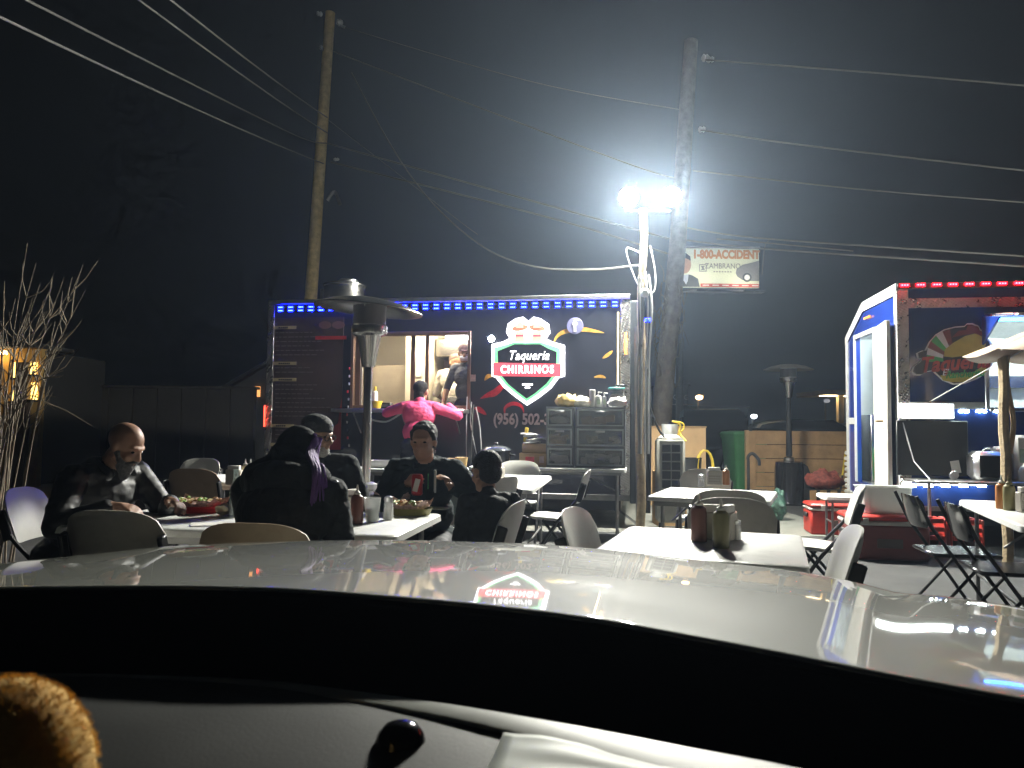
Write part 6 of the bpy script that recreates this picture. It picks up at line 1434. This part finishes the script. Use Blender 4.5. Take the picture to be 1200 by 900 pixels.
t = empty('mobile_phone', ph_w + Vector((-.035, -.01, -.03)), R(8), 'pale phone held up by the woman in teal', 'phone'); MB().box((0, 0, .03), (.012, .07, .13), .004).build('phone_body', M_ALUPAINT, t); MB().box((-.04, 0, .03), (.006, .01, .09), .002).build('green_stick', mat('green_straw', (.05, .40, .10), .4), t)
# --- boy
r_, P, hm, HC, nb_, up = person(-.09, 4.0, 22, 'small boy in dark shirt seen from behind at the table end', lean=10, yaw=16, pitch=10, top=M_DARKCL, bulk=1.22, k=.66, head_k=.90, hands=dict(R=dict(p=(.10, .22, .60), d=(-.3, 1, 0), palm=(0, 0, -1), curl=.6, hint=(.4, -.5, -1)), L=dict(p=(-.10, .22, .60), d=(.3, 1, 0), palm=(0, 0, -1), curl=.6, hint=(-.4, -.5, -1))), eyes=False)
K_ = 1.09
blob('hair', [('e', P(0, -.020, .048), (.073 * K_ * .94, .078 * K_, .070 * K_), hm), ('e', P(0, -.042, -.005), (.068, .058, .064), hm), ('c', P(-.04, .058, .075), P(.04, .058, .075), .013, .013)], M_HAIR, r_, .006, 2, .002, 60)
# --- person in pink at the counter
pkx = at(489, 480, 8.92).x
r_, P, hm, HC, nb_, up = person(pkx, 8.92, -6, 'person in bright pink shirt leaning on the trailer counter', seated=False, k=1.0, lean=13, yaw=-14, pitch=-4, top=M_PINK, bulk=1.14, skin=M_SKINW, voxel=.009,
    hands=dict(R=dict(p=(.30, .34, wz0 + .02), d=(-.2, 1, 0), palm=(0, 0, -1), curl=.3, hint=(.9, -.2, -.5)), L=dict(p=(-.20, .30, wz0 + .02), d=(.5, .8, 0), palm=(0, 0, -1), curl=.3, hint=(-.9, -.2, -.4))), eyes=False)
blob('hair', [('e', P(0, -.025, .045), (.086, .10, .088), hm), ('e', P(0, -.07, -.05), (.065, .05, .10), hm), ('e', P(.0, -.085, -.11), (.045, .04, .06), hm)], M_HAIR, r_, .008, 2, .003, 50)
# --- workers inside
def inside(px, dy): uu = u1(px, 440); v = A1 + Rz1 @ Vector((uu, dy, 0)); return v
v = inside(510, .95); r_, P, hm, HC, nb_, up = person(v.x, v.y, 0, 'cook in white shirt and cap turned to the grill', 'trailer workers', seated=False, k=.97, lean=20, yaw=20, pitch=24, top=M_WSHIRT, bulk=1.12, voxel=.011, base_z=.56, short=True, eyes=False, hands=dict(R=dict(p=(.15, .45, 1.0), d=(0, 1, -.3), palm=(0, 0, -1), curl=.8), L=dict(p=(-.15, .45, 1.0), d=(0, 1, -.3), palm=(0, 0, -1), curl=.8)))
blob('cap', [('e', P(0, -.012, .055), (.084, .102, .072), hm)], mat('brown_grey_cap', (.12, .09, .08), .8), r_, .009, 2)
v = inside(538, .45); r_, P, hm, HC, nb_, up = person(v.x, v.y, 158, 'server in navy shirt, cap and white face mask at the hatch', 'trailer workers', seated=False, k=.97, lean=4, yaw=25, pitch=10, top=M_NAVY, bulk=1.0, voxel=.009, base_z=.56, short=True, hands=dict(R=dict(p=(.22, .24, wz0 - .56 + .04), d=(-.2, 1, 0), palm=(0, 0, -1), curl=.4), L=dict(p=(-.22, .22, wz0 - .56 + .04), d=(.2, 1, 0), palm=(0, 0, -1), curl=.4)))
blob('cap', [('e', P(0, -.012, .058), (.084, .102, .070), hm), ('c', P(-.04, .10, .045), P(.04, .10, .045), .012, .012), ('c', P(-.03, .135, .038), P(.03, .135, .038), .010, .010), ('c', P(0, .09, .045), P(0, .135, .038), .012, .010)], mat('dark_maroon_cap', (.05, .02, .025), .8), r_, .007, 2)
blob('face_mask', [('e', P(0, .045, -.055), (.064, .062, .052), hm)], M_MASK, r_, .007, 2)
# ================================================================== OWN CAR (bonnet, cowl, dashboard)
CA = .14; CC = .585
car = empty('car', (0, 0, 0), -CA, 'parked silver grey car whose bonnet and dashboard front the dining lot', 'car')
def carp(s, t, z): return (s - CC, t, z)   # s from the car's centre line
M_PAINT = mat('grey_green_metallic', (.31, .325, .28), .65, .0, var=.05, vscale=3, coat=1.0)
M_PAINT.node_tree.nodes['Principled BSDF'].inputs['Coat IOR'].default_value = 2.0
NS, NT = 90, 48
def interp(tab, x):
    xs = [Vector((a, b, 0)) for a, b in tab]
    for i in range(len(tab) - 1):
        if x <= tab[i + 1][0] or i == len(tab) - 2:
            p0, p1, p2, p3 = tab[max(i - 1, 0)], tab[i], tab[i + 1], tab[min(i + 2, len(tab) - 1)]
            h = p2[0] - p1[0]; t = (x - p1[0]) / h
            m1 = (p2[1] - p0[1]) / (p2[0] - p0[0]) * h; m2 = (p3[1] - p1[1]) / (p3[0] - p1[0]) * h
            return (2 * t ** 3 - 3 * t * t + 1) * p1[1] + (t ** 3 - 2 * t * t + t) * m1 + (-2 * t ** 3 + 3 * t * t) * p2[1] + (t ** 3 - t * t) * m2
# crown line at the nose of the bonnet and its rear edge: bearing, dip, distance
NOSE = [(-160, 682), (0, 660), (100, 650), (200, 640), (400, 633), (600, 636), (700, 643), (800, 654), (950, 672), (1015, 685), (1050, 694), (1100, 698), (1200, 713), (1330, 745)]
REAR = [(-160, 694), (0, 689), (300, 690), (480, 703), (600, 715), (700, 728), (800, 746), (900, 765), (1000, 785), (1100, 804), (1200, 822), (1330, 842)]
def nose(px): return at(px, interp(NOSE, px), interp([(-160, 1.78), (200, 2.02), (600, 2.10), (900, 1.92), (1330, 1.42)], px))
def rear(px): return at(px, interp(REAR, px), interp([(-160, 1.10), (600, 1.0), (1330, .80)], px))
Rc = Matrix.Rotation(CA, 3, 'Z')
vs = []; fs = []
for i in range(NT + 1):
    f_ = i / NT
    for j in range(NS + 1):
        px = -160 + 1490 * j / NS; a_, b_ = rear(px), nose(px)
        if f_ < .8: g_ = f_ / .8; p = a_.lerp(b_, g_); p.z += .034 * g_ * (1 - g_)
        else:
            th = (f_ - .8) / .2 * PI / 2; d_ = (b_ - a_); d_.z = 0; d_.normalize(); p = b_ + d_ * .17 * math.sin(th) + Vector((0, 0, -.25 * (1 - math.cos(th)) - .017 * math.sin(th)))
        vs.append(Rc @ p)
for i in range(NT):
    for j in range(NS): a = i * (NS + 1) + j; fs.append((a, a + 1, a + NS + 2, a + NS + 1))
hd = MB().add(vs, fs).build('bonnet', M_PAINT, car); sm = hd.modifiers.new('t', 'SOLIDIFY'); sm.thickness = .0025; sm.offset = -1
# front fascia below
q = MB(); q.span(carp(-.98, 1.2, .18), carp(.98, 2.22, .56), .08); q.build('front_body', M_PAINT, car)
for s in (-.74, .74):
    w = MB().lathe([(.10, -.1), (.30, -.1), (.33, -.07), (.33, .07), (.30, .1), (.10, .1)], 28, axis=(1, 0, 0)).build('wheel', M_RUBBER, car, carp(s * 1.18, 1.62, .33)); MB().lathe([(.02, -.11), (.2, -.105), (.2, .105), (.02, .11)], 18, axis=(1, 0, 0)).build('rim', M_ALU, w)
    MB().box(carp(s, 2.235, .48), (.36, .06, .12), .03).build('headlight', M_ALU, car)
# black cowl sloping down behind the bonnet
vs = []; NCW = 40
M_COWL = mat('black_cowl', (.006, .006, .007), .95, var=.2, spec=.05)
prof = [(.05, -.30), (.014, -.06), (.006, -.004), (-.002, -.012), (-.012, -.035), (-.05, -.06), (-.10, -.09), (-.14, -.10), (-.20, -.085), (-.25, -.10)]
for (dt, dz) in prof:
    for j in range(NCW + 1):
        p = rear(-160 + 1490 * j / NCW); n2 = Vector((math.sin(CA), math.cos(CA), 0)); vs.append(Rc @ (p + n2 * dt + Vector((0, 0, dz))))
cw_ = MB().add(vs, [(i * (NCW + 1) + j, i * (NCW + 1) + j + 1, (i + 1) * (NCW + 1) + j + 1, (i + 1) * (NCW + 1) + j) for i in range(len(prof) - 1) for j in range(NCW)]).build('cowl', M_COWL, car)
def rr_(px, dt, dz): return Rc @ (rear(px) + Vector((math.sin(CA), math.cos(CA), 0)) * dt + Vector((0, 0, dz)))
MB().tube([rr_(-160 + 1490 * j / 60, .004, -.011) for j in range(61)], .007, 6).build('edge_seal', M_COWL, car)
# dashboard: world frame edge line measured from the photograph's dash ridge
M_DASH = mat('dark_dash', (.022, .024, .024), .62, var=.2, vscale=8, bump=.05, bscale=260)
def dl(px, py, z): p = onz(px, py, z); return Matrix.Rotation(CA, 3, 'Z') @ Vector((p.x, p.y, 0)) + Vector((0, 0, z))
edge = [dl(px, py, .90) for px, py in ((-140, 782), (0, 790), (150, 793), (300, 800), (400, 813), (500, 828), (600, 846), (700, 864), (800, 884), (900, 903), (1050, 934), (1250, 975))]
edge = bez(edge, 4); vs = []; n_ = len(edge)
rows = [(.035, -.05), (.012, -.012), (.0, .0), (-.02, .003), (-.10, .0), (-.30, -.01), (-.42, -.05)]
for dy, dz in rows:
    for p in edge: vs.append((p.x, p.y + dy, p.z + dz))
MB().add(vs, [(i * n_ + j, i * n_ + j + 1, (i + 1) * n_ + j + 1, (i + 1) * n_ + j) for i in range(len(rows) - 1) for j in range(n_ - 1)]).build('dashboard', M_DASH, car)
# pale trim strip along the ridge
M_TRIM = mat('pale_dash_trim', (.26, .27, .24), .5, var=.15, vscale=20)
vs = []
E2 = [p for p in edge]
for k, (dy, dz) in enumerate(((.008, -.001), (.004, .006), (-.036, .0075), (-.042, .0045))):
    for i, p in enumerate(E2): f_ = max(.12, min(1.5, i / n_ * 2.6 - .35)); vs.append((p.x, p.y + dy * (f_ if k > 1 else 1), p.z + dz * min(1, f_)))
MB().add(vs, [(i * n_ + j, i * n_ + j + 1, (i + 1) * n_ + j + 1, (i + 1) * n_ + j) for i in range(3) for j in range(n_ - 1)]).build('ridge_trim', M_TRIM, car)
c_ = dl(470, 862, .905); MB().lathe([(.024, -.006), (.022, .002), (.015, .010), (.006, .013)], 24, c_).build('light_sensor', M_BLACKG, car)
c_ = dl(35, 832, .905); MB().lathe([(.020, -.006), (.018, .004), (.008, .009)], 20, c_).build('light_sensor', M_BLACKG, car)
# clean windscreen
M_CLEAN = bpy.data.materials.new('clean_windscreen'); M_CLEAN.use_nodes = True; nt = M_CLEAN.node_tree; nt.nodes.clear()
tb = nt.nodes.new('ShaderNodeBsdfTransparent'); tb.inputs[0].default_value = (1, 1, 1, 1); mo = nt.nodes.new('ShaderNodeOutputMaterial'); nt.links.new(tb.outputs[0], mo.inputs[0])
vs = []
for i in range(9):
    for j in range(13): s = -.8 + 1.6 * j / 12; f_ = i / 8; vs.append(carp(s * (1 - .12 * f_), .88 - .75 * f_ - .12 * s * s, .84 + .56 * f_))
MB().add(vs, [(i * 13 + j, i * 13 + j + 1, (i + 1) * 13 + j + 1, (i + 1) * 13 + j) for i in range(8) for j in range(12)]).build('windshield', M_CLEAN, car)
# papers on the dashboard
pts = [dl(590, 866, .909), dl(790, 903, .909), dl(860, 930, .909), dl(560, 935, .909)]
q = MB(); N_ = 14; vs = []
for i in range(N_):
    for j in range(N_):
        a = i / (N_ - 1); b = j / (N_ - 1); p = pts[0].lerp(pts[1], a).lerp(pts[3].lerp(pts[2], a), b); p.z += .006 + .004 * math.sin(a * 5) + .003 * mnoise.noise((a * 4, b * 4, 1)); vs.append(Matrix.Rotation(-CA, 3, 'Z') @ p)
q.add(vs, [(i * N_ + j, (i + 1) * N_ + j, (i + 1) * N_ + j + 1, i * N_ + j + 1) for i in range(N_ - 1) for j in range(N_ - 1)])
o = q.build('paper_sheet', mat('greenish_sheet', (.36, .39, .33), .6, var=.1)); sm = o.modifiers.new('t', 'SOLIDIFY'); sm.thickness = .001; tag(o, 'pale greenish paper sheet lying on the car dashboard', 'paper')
# plush toy
tc_ = at(2, 926, .46); toy = empty('plush_toy', (tc_.x, tc_.y, tc_.z - .07), R(165), 'orange brown plush toy standing at the corner of the car dashboard', 'plush toy')
M_PLUSH = mat('orange_plush', (.88, .52, .17), .95, var=.3, vscale=22, bump=.3, bscale=400, sheen=.1, spec=.1)
def fuzz(mb, amp):
    for i, v in enumerate(mb.v): mb.v[i] = tuple(Vector(v) * (1 + amp * mnoise.noise(Vector(v) * 70)))
    return mb
fuzz(MB().ell((0, 0, .075), (.050, .047, .058), 40, 28), .012).build('head', M_PLUSH, toy)
fuzz(MB().ell((.045, .005, .125), (.022, .012, .026), 28, 18), .015).build('ear', M_PLUSH, toy); fuzz(MB().ell((0, .01, -.02), (.055, .05, .06), 36, 24), .012).build('torso', M_PLUSH, toy)
q = MB(); rf_ = random.Random(6)
for _ in range(5200):
    d_ = Vector((rf_.gauss(0, 1), rf_.gauss(0, 1), rf_.gauss(0, 1))).normalized(); p_ = Vector((d_.x * .050, d_.y * .047, d_.z * .058 + .075)); t_ = (d_ + Vector((rf_.uniform(-.5, .5), rf_.uniform(-.5, .5), rf_.uniform(-.6, .2)))).normalized(); w_ = t_.orthogonal().normalized() * .0005
    q.add([p_ - w_, p_ + w_, p_ + t_ * rf_.uniform(.002, .0042)], [(0, 1, 2)])
fz = q.build('pile', M_PLUSH, toy, smooth=False); fz['kind'] = 'stuff'
for x in (-.01, .028): MB().ell((x, -.043, .085), (.006, .004, .006), 12, 8).build('eye', M_BLACKG, toy)
MB().ell((.01, -.045, .06), (.02, .012, .015), 18, 12).build('muzzle', mat('cream_plush', (.45, .36, .22), .95, bump=.8, bscale=200), toy)
# ================================================================== HAZE
hm_ = bpy.data.materials.new('night_haze'); hm_.use_nodes = True; nt = hm_.node_tree; nt.nodes.clear()
vo = nt.nodes.new('ShaderNodeVolumePrincipled'); vo.inputs['Color'].default_value = (.60, .76, 1.0, 1); vo.inputs['Density'].default_value = .0025; vo.inputs['Anisotropy'].default_value = .7
mo = nt.nodes.new('ShaderNodeOutputMaterial'); nt.links.new(vo.outputs[0], mo.inputs['Volume'])
hz = MB().span((-176, -66, -1.2), (176, 286, 21)).build('haze', hm_); tag(hz, 'thin misty night air over the whole lot', 'haze', kind='stuff')
